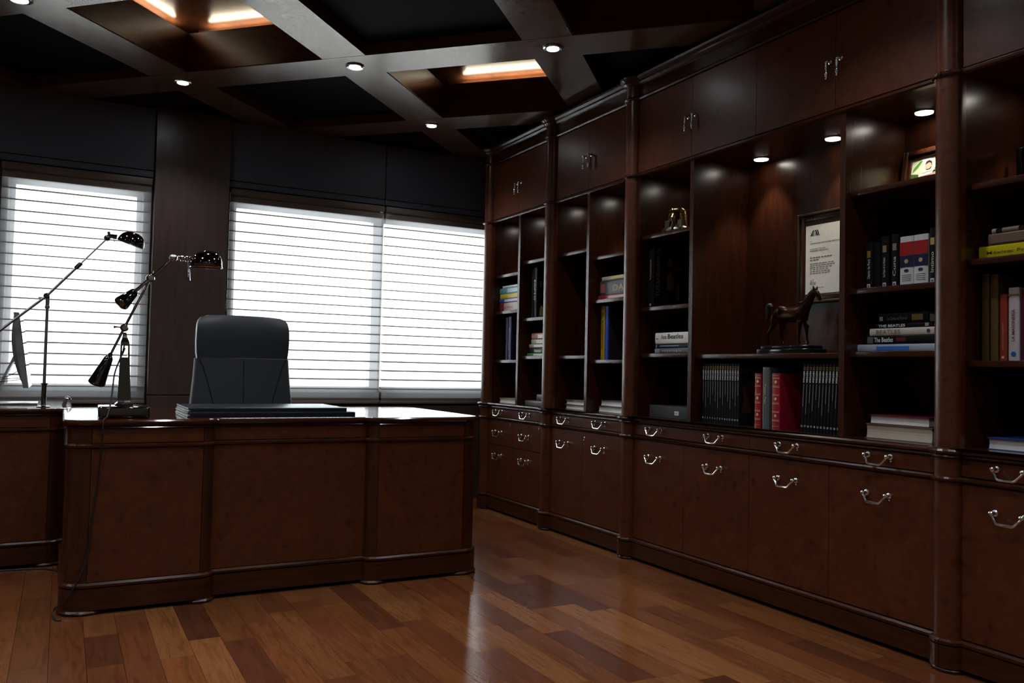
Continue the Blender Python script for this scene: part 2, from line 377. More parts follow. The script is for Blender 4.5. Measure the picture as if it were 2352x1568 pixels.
for k in range(-8, 8):
    for d in (0, 1):
        if d == 0: poly = [cellpt(-9, k-hb), cellpt(9, k-hb), cellpt(9, k+hb), cellpt(-9, k+hb)]
        else: poly = [cellpt(k-hb, -9), cellpt(k+hb, -9), cellpt(k+hb, 9), cellpt(k-hb, 9)]
        poly = clip(poly, RX0, RX1, RY0, RY1)
        if poly:
            zb = ZC-0.001*d
            MB().loft([[(x, y, zb) for x, y in poly], [(x, y, 2.81) for x, y in poly]]).build('ceiling_beam', M['beam'], ceiling)
ncv = 0
for a in range(-8, 8):
    for b in range(-8, 8):
        cx, cy = cellpt(a+.5, b+.5)
        if cx < RX0-0.8 or cx > RX1+0.8 or cy < RY0-0.8 or cy > RY1+0.8: continue
        lit = (a+b) % 2 == 1
        cell = [cellpt(a+hb, b+hb), cellpt(a+1-hb, b+hb), cellpt(a+1-hb, b+1-hb), cellpt(a+hb, b+1-hb)]
        if not lit:
            poly = clip(cell, RX0, RX1, RY0, RY1)
            if poly: MB().loft([[(x, y, 2.66) for x, y in poly], [(x, y, 2.70) for x, y in poly]]).build('ceiling_panel', M['black_ceiling'], ceiling)
        else:
            e = 0.10/SP
            inn = clip([cellpt(a+hb-.012, b+hb-.012), cellpt(a+1-hb+.012, b+hb-.012), cellpt(a+1-hb+.012, b+1-hb+.012), cellpt(a+hb-.012, b+1-hb+.012)], RX0, RX1, RY0, RY1)
            # lining of the coffer, sitting just proud of the beams
            for (u0_, v0_, u1_, v1_, nx, ny) in ((a+hb, b+hb, a+1-hb, b+hb, 0, 1), (a+hb, b+1-hb, a+1-hb, b+1-hb, 0, -1), (a+hb, b+hb, a+hb, b+1-hb, 1, 0), (a+1-hb, b+hb, a+1-hb, b+1-hb, -1, 0)):
                t = 0.006/SP
                poly = clip([cellpt(u0_, v0_), cellpt(u1_, v1_), cellpt(u1_+nx*t, v1_+ny*t), cellpt(u0_+nx*t, v0_+ny*t)], RX0, RX1, RY0, RY1)
                if poly: MB().loft([[(x, y, ZC+0.004) for x, y in poly], [(x, y, 2.816) for x, y in poly]]).build('coffer_board', M['coffer'], ceiling)
                g = 0.085/SP
                poly = clip([cellpt(u0_-nx*g-abs(ny)*g*0, v0_-ny*g), cellpt(u1_-nx*g, v1_-ny*g), cellpt(u1_-nx*(g+t), v1_-ny*(g+t)), cellpt(u0_-nx*(g+t), v0_-ny*(g+t))], RX0, RX1, RY0, RY1)
                if poly: MB().loft([[(x, y, 2.81) for x, y in poly], [(x, y, 2.868) for x, y in poly]]).build('cove_board', M['coffer'], ceiling)
            poly = clip([cellpt(a+hb-e, b+hb-e), cellpt(a+1-hb+e, b+hb-e), cellpt(a+1-hb+e, b+1-hb+e), cellpt(a+hb-e, b+1-hb+e)], RX0, RX1, RY0, RY1)
            if poly: MB().loft([[(x, y, 2.868) for x, y in poly], [(x, y, 2.89) for x, y in poly]]).build('coffer_ceiling', M['coffer'], ceiling)
# cove tubes: far sides of the two lit coffers in view
def tube_light(label, a0, b0, a1, b1):
    (x0, y0), (x1, y1) = cellpt(a0, b0), cellpt(a1, b1)
    t = thing('cove_tube', label, 'light', ((x0+x1)/2, (y0+y1)/2, 2.811), 'cove tubes hidden above the coffer edges')
    d = Vector((x1-x0, y1-y0, 0)).normalized()
    MB().tube([(x0, y0, 2.821), (x1, y1, 2.821)], 0.009, 10).build('tube', M['tube'], t)
    l = bpy.data.lights.new('tube_lamp', 'AREA'); l.shape = 'RECTANGLE'; l.size = (Vector((x1-x0, y1-y0))).length; l.size_y = 0.016; l.energy = 1.7; l.color = (1.0, 0.80, 0.52)
    lo_ = bpy.data.objects.new('tube_lamp', l); COL.objects.link(lo_); lo_.parent = t; lo_.location = (0, 0, 0.0205); lo_.rotation_euler = (PI, 0, -math.atan2(d.y, d.x)); lo_.rotation_euler = Matrix((d, Vector((0, 0, -1)).cross(d), Vector((0, 0, -1)))).transposed().to_euler()
    for (x, y) in ((x0, y0), (x1, y1)):
        MB().tube([Vector((x, y, 2.821))-d*0.02, Vector((x, y, 2.821))+d*0.02], 0.0105, 10).build('socket', M['rubber'], t)
gg = 0.05/SP
tube_light('glowing tube over the left coffer, on its edge nearest the left window', -1+hb-0.02, 1-hb+gg, -0.16, 1-hb+gg)
tube_light('glowing tube over the left coffer, on its edge nearest the wide window', -hb+gg, hb-0.02, -hb+gg, 0.80)
tube_light('glowing tube over the small coffer nearest the bookcase', 1-hb+gg, -0.93, 1-hb+gg, -0.22)

def downlight(label, x, y, power):
    t = thing('ceiling_downlight', label, 'light', (x, y, ZC-0.006), 'recessed downlights at the beam crossings')
    MB().lathe([(0.030, 0.006), (0.032, 0.0), (0.044, -0.002), (0.050, 0.002), (0.050, 0.006)], (x, y, ZC-0.008), (0, 0, 1), 24).build('trim_ring', M['nickel'], t)
    MB().lathe([(0.001, 0), (0.031, 0), (0.031, 0.001), (0.001, 0.001)], (x, y, ZC-0.0095), (0, 0, 1), 20).build('bulb', M['lamp_disc'], t)
    l = bpy.data.lights.new('downlight_lamp', 'SPOT'); l.energy = power; l.color = (0.95, 0.97, 1.0); l.spot_size = math.radians(125); l.spot_blend = 0.7; l.shadow_soft_size = 0.035
    o = bpy.data.objects.new('downlight_lamp', l); COL.objects.link(o); o.parent = t; o.location = (0, 0, -0.03)
names = {(-1, 1): 'downlight at the top left corner, above the left window blind', (0, 1): 'downlight in front of the dark column between the windows',
         (0, 0): 'downlight in the middle beam crossing, chromed ring plainly showing', (0, -1): 'downlight nearest the tall bookcase, brightest of the ceiling', (1, 0): 'lowest downlight, above the middle of the wide window'}
for a in range(-5, 4):
    for b in range(-5, 5):
        x, y = cellpt(a, b)
        if RX0+0.3 < x < RX1-0.5 and RY0+0.3 < y < RY1-0.3:
            lab = names.get((a, b), 'downlight in the part of the coffered ceiling out of view')
            downlight(lab, x, y, DOWN_W)

# ------------------------------------------------------------------ sheer shades
def shade(label, x0, x1, ztop, zbot, cords=None):
    t = thing('window_shade', label, 'blind', ((x0+x1)/2, 5.75, zbot), 'sheer shades with horizontal vanes')
    MB().rbox(x0, x1, 5.725, 5.795, ztop-0.045, ztop, 0.006).build('headrail', plain((0.16, 0.13, 0.11), 0.4, 0, 0.4, 'headrail_fabric'), t)
    B(x0+0.004, x1-0.004, 5.7395, 5.740, zbot+0.02, ztop-0.045).build('front_sheer', M['sheer'], t)
    B(x0+0.004, x1-0.004, 5.7895, 5.790, zbot+0.02, ztop-0.045).build('back_sheer', M['sheer'], t)
    MB().rbox(x0, x1, 5.742, 5.788, zbot, zbot+0.022, 0.005).build('bottom_rail', plain((0.20, 0.15, 0.13), 0.4, 0, 0.4, 'headrail_fabric'), t)
    B(x0+0.004, x1-0.004, 5.7845, 5.7885, ztop-0.082, ztop-0.045).build('valance', plain((0.42, 0.38, 0.31), 0.8, 0, 0.2, 'beige_fabric'), t)
    z = ztop-0.085
    me = None
    while z > zbot+0.04:
        if me is None:
            o = MB().loft([[(x, 5.7415, z-0.0065), (x, 5.765, z-0.0030), (x, 5.7885, z-0.0015), (x, 5.7885, z+0.0045), (x, 5.765, z+0.0035), (x, 5.7415, z+0.0005)] for x in (x0+0.006, x1-0.006)]).build('vane', M['vane'], t); me = o.data; z0 = z
        else:
            o = bpy.data.objects.new('vane', me); COL.objects.link(o); o.parent = t; o.location = (0, 0, z-z0)
        z -= 0.0655
    if cords:
        MB().tube([(cords-0.006, 5.725, ztop-0.03), (cords-0.006, 5.725, 1.36), (cords, 5.725, 1.345), (cords+0.006, 5.725, 1.36), (cords+0.006, 5.725, ztop-0.03)], 0.0022, 6).build('pull_cord', M['steel'], t)
        MB().rbox(cords-0.011, cords+0.011, 5.716, 5.734, 1.33, 1.38, 0.004).build('cord_tensioner', M['steel'], t)
shade('white sheer shade over the left window, beside the two lamps', -0.36, 0.468, 2.155, 0.715)
shade('white sheer shade over the wide window, half nearer the black chair', 0.945, 2.028, 2.155, 0.715, 0.936)
shade('white sheer shade over the wide window, half beside the bookcase', 2.036, 3.00, 2.155, 0.715)

# ------------------------------------------------------------------ bookcase wall
XF = 2.67; XB = 3.03
PILS = [5.295, 4.44, 3.595, 1.78, 0.93]
RYP, RXP = 0.047, 0.040
def front_line(y_hi, y_lo, pils):           # plan polyline of the front, bulging round each pilaster; runs from far to near
    pts = []
    cur = y_hi
    for yc in pils:
        if yc+RYP < cur: pts.append((XF, cur))
        bump = [(XF+0.002-RXP*math.sin(math.radians(t)), yc+RYP*math.cos(math.radians(t))) for t in range(0, 181, 15)]
        pts += [b for b in bump if y_lo-1e-6 <= b[1] <= y_hi+1e-6]
        cur = yc-RYP
    if cur > y_lo: pts.append((XF, y_lo))
    out = []
    for p in pts:
        if not out or math.hypot(p[0]-out[-1][0], p[1]-out[-1][1]) > 1e-4: out.append(p)
    return out[::-1]                         # near to far so that normals point to the room (-x)
def mould(name, line, prof, t, mat):
    rings = []
    for d, z in prof:
        off = offset_outline(line, d, False); rings.append([(-1, -1, -1)]*0+[(x, y, z) for x, y in off])
    # outward is -x : offset_outline gives (dy,-dx); going +y gives +x, so flip sign
    rings = [[(x, y, z) for x, y in offset_outline(line, -d, False)] for d, z in prof]
    mb = MB(); mb.loft(rings, False, False, False, False)
    # close the ends and back
    for i in (0, -1):
        e = [r[i] for r in rings]; k = len(mb.v); mb.v += [tuple(p) for p in e]; mb.f.append(list(range(k, k+len(e)))); mb.sm.append(False)
    return mb.build(name, mat, t)
PR_PLINTH = [(-0.03, 0.018), (0.012, 0.018), (0.012, 0.088), (0.006, 0.092), (0.013, 0.096), (0.014, 0.106), (0.004, 0.112), (-0.01, 0.114), (-0.03, 0.114)]
PR_MID = [(-0.02, 0.634), (0.004, 0.635), (0.010, 0.640), (0.011, 0.647), (0.005, 0.653), (-0.02, 0.654)]
PR_TOPM = [(-0.02, 2.022), (0.006, 2.023), (0.012, 2.029), (0.012, 2.037), (0.004, 2.043), (-0.02, 2.045)]
PR_CORL = [(-0.02, 2.440), (0.008, 2.441), (0.013, 2.448), (0.008, 2.456), (-0.02, 2.458)]
PR_CORT = [(-0.02, 2.520), (0.010, 2.522), (0.020, 2.532), (0.022, 2.540), (0.036, 2.550), (0.040, 2.560), (-0.02, 2.562)]
# shared handle meshes (facing -x, long axis y)
def bail_mesh():
    mb = MB()
    for s in (-1, 1):
        mb.lathe([(0.011, 0), (0.011, 0.003), (0.006, 0.006), (0.005, 0.018), (0.008, 0.021), (0.008, 0.026), (0.003, 0.029)], (0, s*0.048, 0), (-1, 0, 0), 10)
        mb.sphere((-0.004, s*0.052, -0.016), 0.004, 8)
    path = [(-0.022, 0.056, 0.002), (-0.024, 0.050, -0.003), (-0.027, 0.038, -0.016), (-0.030, 0.030, -0.027), (-0.030, 0.024, -0.030), (-0.030, 0.0, -0.031),
            (-0.030, -0.024, -0.030), (-0.030, -0.030, -0.027), (-0.027, -0.038, -0.016), (-0.024, -0.050, -0.003), (-0.022, -0.056, 0.002)]
    mb.tube(path, [0.0035, 0.0042, 0.0038, 0.0048, 0.0052, 0.0046, 0.0052, 0.0048, 0.0038, 0.0042, 0.0035], 8)
    o = mb.build('handle', M['nickel']); me = o.data; bpy.data.objects.remove(o); return me
BAIL = bail_mesh()
def drop_mesh():
    mb = MB()
    mb.lathe([(0.010, 0), (0.010, 0.003), (0.005, 0.006), (0.0045, 0.020), (0.007, 0.023), (0.005, 0.028)], (0, 0, 0.03), (-1, 0, 0), 10)
    mb.lathe([(0.003, 0.024), (0.005, 0.018), (0.0035, 0.012), (0.0055, -0.006), (0.003, -0.014), (0.006, -0.020), (0.0075, -0.030), (0.005, -0.038), (0.0035, -0.042), (0.005, -0.047), (0.002, -0.051)], (-0.024, 0, 0.006), (0, 0, 1), 10)
    o = mb.build('handle', M['nickel']); me = o.data; bpy.data.objects.remove(o); return me
DROP = drop_mesh()
def lock_mesh():
    mb = MB(); mb.lathe([(0.0075, 0), (0.0075, 0.003), (0.004, 0.004), (0.003, 0.0025)], (0, 0, 0), (-1, 0, 0), 12)
    mb.v = [(x, y, z*1.7) for x, y, z in mb.v]
    o = mb.build('lock', M['nickel']); me = o.data; bpy.data.objects.remove(o); return me
LOCK = lock_mesh()
def place(me, name, parent, loc):
    o = bpy.data.objects.new(name, me); COL.objects.link(o); o.parent = parent; o.location = Vector(loc)-Vector(ORG[parent.name]); return o
def front_piece(name, t, y1, y0, z0, z1, handles, me=BAIL, lock=None):
    g = 0.0012
    o = MB().box(XF, XF+0.02, y0+g, y1-g, z0+g, z1-g).build(name, M['burl'], t)
    for (hy, hz) in handles: place(me, 'handle', o, (XF, hy, hz))
    if lock: place(LOCK, 'lock', o, (XF, lock[0], lock[1]))
    return o
def shelf_light(t, y, x=2.945):
    lt = MB().lathe([(0.033, -0.001), (0.038, -0.002), (0.040, 0.000), (0.040, 0.002)], (x, y, 2.0285), (0, 0, 1), 20).build('shelf_light', M['nickel'], t)
    MB().lathe([(0.001, 0), (0.033, 0), (0.033, 0.001), (0.001, 0.001)], (x, y, 2.0255), (0, 0, 1), 20).build('lamp_lens', M['shelf_disc'], lt)
    l = bpy.data.lights.new('shelf_lamp', 'SPOT'); l.energy = SHELF_W; l.color = (1.0, 0.9, 0.78); l.spot_size = math.radians(78); l.spot_blend = 0.55; l.shadow_soft_size = 0.03
    o = bpy.data.objects.new('shelf_lamp', l); COL.objects.link(o); o.parent = t; o.location = Vector((x, y, 2.018))-Vector(ORG[t.name])
def bookcase(label, yh, yl, pils, divs, shelves, upper, lower, lights):
    """yh/yl: ends (pilaster centres); divs: divider y; shelves: (y_hi,y_lo,[z]); upper/lower: door edges"""
    t = thing('bookcase', label, 'bookcase', (2.85, (yh+yl)/2, 0), 'fitted mahogany bookcases along the right wall')
    a = yh-RYP+0.003 if yh != 5.295 else yh-RYP+0.003; b = yl+RYP-0.003
    top = yh+0.03 if yh == 5.295 else yh
    B(XB, XB+0.02, yl, top, 0.02, 2.53).build('back_panel', M['mahogany'], t)
    B(XF+0.021, XB, yl, top, 0.02, 0.712).build('base_carcass', M['mahogany'], t)
    B(XF+0.021, XB, yl, top, 2.030, 2.515).build('upper_carcass', M['mahogany'], t)
    for yc in pils:
        pl = [(XF+0.02, yc+RYP)]+[(XF+0.002-RXP*math.sin(math.radians(s)), yc+RYP*math.cos(math.radians(s))) for s in range(0, 181, 12)]+[(XF+0.02, yc-RYP)]
        MB().loft([[(x, y, 0.018) for x, y in pl], [(x, y, 2.53) for x, y in pl]], True, True, True, True).build('pilaster', M['burl'], t)
        B(XF+0.02, XB, yc-RYP+0.003, yc+RYP-0.003, 0.748, 2.031).build('side_panel', M['mahogany'], t)
        MB().lathe([(0.040, 0.0), (0.056, 0.003), (0.059, 0.010), (0.054, 0.018)], (XF+0.012, yc, 0), (0, 0, 1), 20).build('foot', M['mahogany'], t)
    line = front_line(top, yl-(RYP if yl == PILS[-1] else 0), [c for c in PILS if yl-1e-6 <= c <= yh+1e-6])
    mould('plinth', line, PR_PLINTH, t, M['mahogany_h']); mould('middle_moulding', line, PR_MID, t, M['mahogany_h'])
    mould('upper_moulding', line, PR_TOPM, t, M['mahogany_h']); mould('cornice_moulding', line, PR_CORL, t, M['mahogany_h'])
    mould('cornice', line, PR_CORT, t, M['mahogany_h'])
    B(XF, XF+0.02, b, a, 2.455, 2.525).build('frieze_board', M['mahogany_h'], t)
    for d in divs: B(XF+0.004, XB, d-0.013, d+0.013, 0.748, 2.031).build('divider', M['mahogany'], t)
    for y1, y0, zs in shelves:
        for z in zs: MB().rbox(XF+0.030, XB, y0, y1, z-0.011, z+0.011, 0.002).build('shelf', M['mahogany_h'], t)
    for i, (y1, y0, side) in enumerate(upper):
        hy = y0+0.026 if side == 'lo' else y1-0.026
        front_piece('upper_door', t, y1, y0, 2.047, 2.438, [(hy, 2.215)], DROP)
    for kind, y1, y0, z0, z1, hs, lock in lower: front_piece(kind, t, y1, y0, z0, z1, hs, BAIL, lock)
    for y in lights: shelf_light(t, y)
    return t
D0, D1 = 0.656, 0.713
iA, iB, iC, iD = (5.248, 4.487), (4.393, 3.642), (3.548, 1.827), (1.733, 0.977)
bookcase('narrow bookcase unit nearest the window, with four small drawer fronts below', 5.295, 4.44, [5.295, 4.44], [4.858],
    [(5.250, 4.871, [1.64, 1.383, 1.040]), (4.845, 4.485, [1.70, 1.318, 1.066])],
    [(5.248, 4.868, 'lo'), (4.868, 4.487, 'hi')],
    [('drawer', 5.248, 4.487, D0, D1, [(5.09, 0.694), (4.71, 0.694)], None),
     ('drawer', 5.248, 4.888, 0.462, 0.632, [(5.09, 0.552), (0, 0)][:1], (4.925, 0.607)), ('drawer', 4.888, 4.487, 0.462, 0.632, [(4.715, 0.552)], (4.54, 0.605)),
     ('lower_door', 5.248, 4.888, 0.116, 0.460, [(5.09, 0.394)], None), ('lower_door', 4.888, 4.487, 0.116, 0.460, [(4.715, 0.394)], None)],
    [5.06, 4.66])
bookcase('narrow bookcase unit with two lower doors, second from the window', 4.44, 3.595, [3.595], [4.028],
    [(4.395, 4.041, [1.70, 1.066]), (4.015, 3.640, [1.64, 1.387, 1.040])],
    [(4.393, 4.028, 'lo'), (4.028, 3.642, 'hi')],
    [('drawer', 4.393, 3.642, D0, D1, [(4.238, 0.694), (3.861, 0.694)], None),
     ('lower_door', 4.393, 4.04, 0.116, 0.632, [(4.24, 0.552)], None), ('lower_door', 4.04, 3.642, 0.116, 0.632, [(3.863, 0.552)], (4.018, 0.592))],
    [4.22, 3.83])
bookcase('wide middle bookcase unit with a tall open niche and four lower doors', 3.595, 1.78, [1.78], [3.121, 2.229],
    [(3.550, 3.134, [1.70, 1.318, 1.073]), (3.108, 2.242, [1.066]), (2.216, 1.825, [1.70, 1.315, 1.071])],
    [(3.548, 3.123, 'lo'), (3.123, 2.695, 'hi'), (2.695, 2.265, 'lo'), (2.265, 1.827, 'hi')],
    [('drawer', 3.548, 2.71, D0, D1, [(3.371, 0.694), (2.928, 0.694)], None), ('drawer', 2.71, 1.827, D0, D1, [(2.489, 0.694), (2.052, 0.694)], None),
     ('lower_door', 3.548, 3.148, 0.116, 0.632, [(3.374, 0.552)], None), ('lower_door', 3.148, 2.712, 0.116, 0.632, [(2.934, 0.552)], None),
     ('lower_door', 2.712, 2.28, 0.116, 0.632, [(2.494, 0.552)], None), ('lower_door', 2.28, 1.827, 0.116, 0.632, [(2.057, 0.552)], None)],
    [3.33, 2.935, 2.508, 2.07])
bookcase('bookcase unit cut by the right edge, beyond the nearest pilaster', 1.78, 0.93, [0.93], [1.355],
    [(1.735, 1.368, [1.637, 1.380, 1.036]), (1.342, 0.975, [1.70, 1.318, 1.066])],
    [(1.733, 1.355, 'lo'), (1.355, 0.977, 'hi')],
    [('drawer', 1.733, 0.977, D0, D1, [(1.566, 0.694), (1.16, 0.694)], None),
     ('lower_door', 1.733, 1.355, 0.116, 0.632, [(1.570, 0.552)], None), ('lower_door', 1.355, 0.977, 0.116, 0.632, [(1.16, 0.552)], None)],
    [1.56, 1.16])
# one worktop runs over all base units
wl = front_line(5.325, 0.93-RYP, PILS)
pr = [(-0.004, 0.7135), (0.006, 0.715), (0.013, 0.721), (0.010, 0.727), (0.019, 0.732), (0.024, 0.740), (0.020, 0.747), (0.012, 0.750)]
rings = []
for d, z in pr:
    off = offset_outline(wl, -d, False); rings.append([(x, y, z) for x, y in off]+[(XB-0.001, off[-1][1], z), (XB-0.001, off[0][1], z)])
wt = MB().loft(rings, True, True, True).build('worktop', M['mahogany_h'])
tag(wt, 'long moulded mahogany worktop running under all the bookcase shelves', 'worktop')

# ------------------------------------------------------------------ desk and return
def desk_outline():
    pts = arc(0.11, 3.69, 0.08, 180, 270)+arc(0.525, 3.655, 0.045, 270, 360)+[(1.235, 3.655)]
    pts = arc(0.11, 3.69, 0.08, 180, 270)+arc(0.525, 3.655, 0.045, 270, 360, 5)+arc(1.280, 3.655, 0.045, 180, 270, 5)+arc(1.71, 3.69, 0.08, 270, 360)+arc(1.71, 4.47, 0.08, 0, 90)+arc(0.11, 4.47, 0.08, 90, 180)
    return pts
PD_PL = [(-0.02, 0.018), (0.014, 0.018), (0.014, 0.098), (0.008, 0.102), (0.015, 0.106), (0.016, 0.115), (0.006, 0.122), (-0.02, 0.124)]
PD_MID = [(-0.02, 0.638), (0.003, 0.639), (0.010, 0.644), (0.011, 0.651), (0.004, 0.657), (-0.02, 0.659)]
PD_TOP = [(-0.012, 0.714), (0.004, 0.715), (0.010, 0.720), (0.007, 0.726), (0.015, 0.730), (0.021, 0.738), (0.021, 0.744), (0.015, 0.750), (0.006, 0.752)]
dt = thing('executive_desk', 'large mahogany desk with breakfront panels and rounded corners, in front of the chair', 'desk', (0.91, 4.08, 0))
ol = desk_outline()
sweep(ol, PD_PL, True, True, True).build('plinth', M['mahogany_h'], dt)
sweep(ol, [(-0.012, 0.12), (-0.012, 0.716)], True, True, True).build('carcass', M['mahogany'], dt)
sweep(ol, PD_MID, True, True, True).build('middle_moulding', M['mahogany_h'], dt)
sweep(ol, PD_TOP, True, True, True, False).build('desktop', M['desktop'], dt)
for cx, cy, r, a0, a1 in ((0.11, 3.69, 0.083, 180, 270), (0.525, 3.655, 0.047, 270, 360), (1.280, 3.655, 0.047, 180, 270), (1.71, 3.69, 0.083, 270, 360), (1.71, 4.47, 0.083, 0, 90), (0.11, 4.47, 0.083, 90, 180)):
    pl = [(cx, cy)]+arc(cx, cy, r, a0, a1, 8)
    MB().loft([[(x, y, 0.12) for x, y in pl], [(x, y, 0.716) for x, y in pl]], True, True, True, False).build('corner_column', M['mahogany'], dt)
    MB().lathe([(r*0.8, 0.0), (r+0.014, 0.003), (r+0.018, 0.010), (r+0.010, 0.018)], (cx, cy, 0), (0, 0, 1), 24).build('foot', M['mahogany'], dt)
for x0, x1, y in ((0.112, 0.523, 3.61), (0.572, 1.233, 3.655), (1.282, 1.708, 3.61)):
    B(x0, x1, y, y+0.013, 0.124, 0.638).build('front_panel', M['burl'], dt); B(x0, x1, y, y+0.013, 0.660, 0.715).build('frieze_panel', M['burl'], dt)
for x0, x1 in ((0.03, 0.043), (1.777, 1.79)):
    B(x0, x1, 3.692, 4.468, 0.124, 0.638).build('side_panel', M['burl'], dt); B(x0, x1, 3.692, 4.468, 0.660, 0.715).build('frieze_panel', M['burl'], dt)
rt = thing('return_desk', 'lower left mahogany credenza carrying the computer, behind the main desk', 'desk', (-0.9, 4.92, 0))
ro_ = arc(-0.04, 4.61, 0.07, 270, 360)+arc(-0.04, 5.23, 0.07, 0, 90)+arc(-1.86, 5.23, 0.07, 90, 180)+arc(-1.86, 4.61, 0.07, 180, 270)
sweep(ro_, PD_PL, True, True, True).build('plinth', M['mahogany_h'], rt)
sweep(ro_, [(-0.010, 0.12), (-0.010, 0.716)], True, True, True).build('carcass', M['mahogany'], rt)
sweep(ro_, PD_MID, True, True, True).build('middle_moulding', M['mahogany_h'], rt)
sweep(ro_, [(d, z-0.002) for d, z in PD_TOP], True, True, True).build('desktop', M['desktop'], rt)
for cx, cy, a0 in ((-0.04, 4.61, 270), (-0.04, 5.23, 0), (-1.86, 5.23, 90), (-1.86, 4.61, 180)):
    pl = [(cx, cy)]+arc(cx, cy, 0.073, a0, a0+90, 8)
    MB().loft([[(x, y, 0.12) for x, y in pl], [(x, y, 0.716) for x, y in pl]]).build('corner_column', M['mahogany'], rt)
    MB().lathe([(0.06, 0.0), (0.086, 0.003), (0.09, 0.010), (0.082, 0.018)], (cx, cy, 0), (0, 0, 1), 24).build('foot', M['mahogany'], rt)
B(-0.98, -0.042, 4.54, 4.552, 0.124, 0.638).build('front_panel', M['burl'], rt); B(-1.858, -0.984, 4.54, 4.552, 0.124, 0.638).build('front_panel', M['burl'], rt)
B(-1.858, -0.042, 4.54, 4.552, 0.660, 0.713).build('frieze_panel', M['burl'], rt)
# pale carton glimpsed between the two desks
bt = thing('white_carton', 'pale carton glimpsed in the gap between the two desks', 'box', (0.13, 5.42, 0))
MB().rbox(0.01, 0.30, 5.32, 5.52, 0.0, 0.20, 0.004).build('carton_body', plain((0.62, 0.66, 0.7), 0.6, 0, 0.3, 'white_card'), bt)
MB().rbox(0.005, 0.305, 5.315, 5.525, 0.20, 0.245, 0.004).build('carton_lid', plain((0.7, 0.74, 0.78), 0.6, 0, 0.3, 'white_card'), bt)

# two black portfolios stacked on the desk
def portfolio(label, x0, x1, y0, y1, z, h):
    t = thing('portfolio', label, 'portfolio', ((x0+x1)/2, (y0+y1)/2, z), 'black portfolios on the desk')
    mb = MB(); mb.rbox(x0, x1, y0, y1, z+h-0.005, z+h, 0.0015); mb.rbox(x0, x1, y0, y1, z, z+0.005, 0.0015); mb.rbox(x0+0.01, x1, y0, y0+0.004, z+0.004, z+h-0.004, 0.001)
    mb.build('cover', M['blackleather2'], t)
    B(x0+0.002, x1-0.006, y0+0.006, y1-0.005, z+0.005, z+h-0.005).build('page_block', plain((0.7, 0.7, 0.7), 0.7, 0, 0.2, 'white_sheets'), t)
portfolio('lower of the two black portfolios stacked on the desk before the chair', 0.470, 1.200, 3.72, 4.14, 0.752, 0.019)
portfolio('upper of the two black portfolios stacked on the desk before the chair', 0.475, 1.165, 3.74, 4.15, 0.771, 0.018)

# ------------------------------------------------------------------ office chair (faces the desk)
ct = thing('office_chair', 'high-backed black leather office chair behind the desk', 'chair', (0.884, 4.86, 0))
ORG[ct.name] = (0.86, 4.86, 0)
def chair_slab(zs, ws, thick, cy, bulge=0.02, cx=0.86, n=14, rake=0.10):
    rings = []
    for z, w in zip(zs, ws):
        y = cy+(z-0.5)*rake; r = []
        for k in range(n+1):                 # front face, slightly concave
            s = -1+2*k/n; r.append((cx+s*w, y-thick*0.5-bulge*(1-s*s)*0.2+0.012*(abs(s)**3), z))
        for k in range(n+1):
            s = 1-2*k/n; r.append((cx+s*w, y+thick*0.5*(1-0.25*abs(s)**4), z))
        rings.append(r)
    return MB().loft(rings, True, True, True, True)
lower = chair_slab([0.50, 0.58, 0.68, 0.78, 0.88, 0.96, 1.012], [0.270, 0.272, 0.270, 0.263, 0.252, 0.246, 0.244], 0.075, 4.74)
lo = lower.build('backrest', M['leather'], ct)
up = chair_slab([1.0135, 1.04, 1.10, 1.16, 1.205, 1.228, 1.243, 1.250], [0.243, 0.247, 0.250, 0.249, 0.246, 0.240, 0.226, 0.200], 0.074, 4.742)
up.v = [(x, y-0.16*(z-1.0135)+(0.030*((z-1.13)/0.12)**2 if z > 1.13 else 0), z-(0.012*abs((x-0.86)/0.25)**3 if z > 1.2 else 0)) for x, y, z in up.v]
up.build('headrest', M['leather'], ct)
seam = plain((0.008, 0.009, 0.011), 0.7, 0, 0.2, 'seam_thread')
def face_y(z, x): return 4.74+(z-0.5)*0.10-0.0375-0.02*(1-((x-0.86)/0.25)**2)*0.2+0.012*abs((x-0.86)/0.25)**3
for s in (-1, 1):
    pth = [(0.86+s*(0.232-0.115*(i/10)**0.8), 0, 1.008-0.42*i/10) for i in range(11)]
    MB().tube([(x, face_y(z, x)-0.0005, z) for x, _, z in pth], 0.0028, 6).build('seam', seam, lo)
MB().tube([(0.86, face_y(z, 0.86)-0.0002, z) for z in (1.008, 0.9, 0.8, 0.7, 0.6)], 0.0022, 6).build('seam', seam, lo)
for s in (-1, 1):                              # polished edge strips
    MB().tube([(0.86+s*w, 4.74+(z-0.5)*0.10, z) for z, w in zip([0.50, 0.68, 0.78, 0.88, 0.96, 1.008], [0.272, 0.272, 0.266, 0.256, 0.250, 0.248])], 0.008, 8).build('edge_piping', M['alu'], lo)
MB().rbox(0.60, 1.12, 4.70, 5.0, 0.44, 0.52, 0.03).build('back_bracket', M['leather'], ct)
MB().rbox(0.60, 1.12, 4.74, 5.24, 0.42, 0.53, 0.04).build('seat', M['leather'], ct)
ct_y = 4.98
MB().lathe([(0.03, 0.10), (0.03, 0.26), (0.022, 0.26), (0.022, 0.42)], (0.86, ct_y, 0), (0, 0, 1), 16).build('gas_column', M['dark_chrome'], ct)
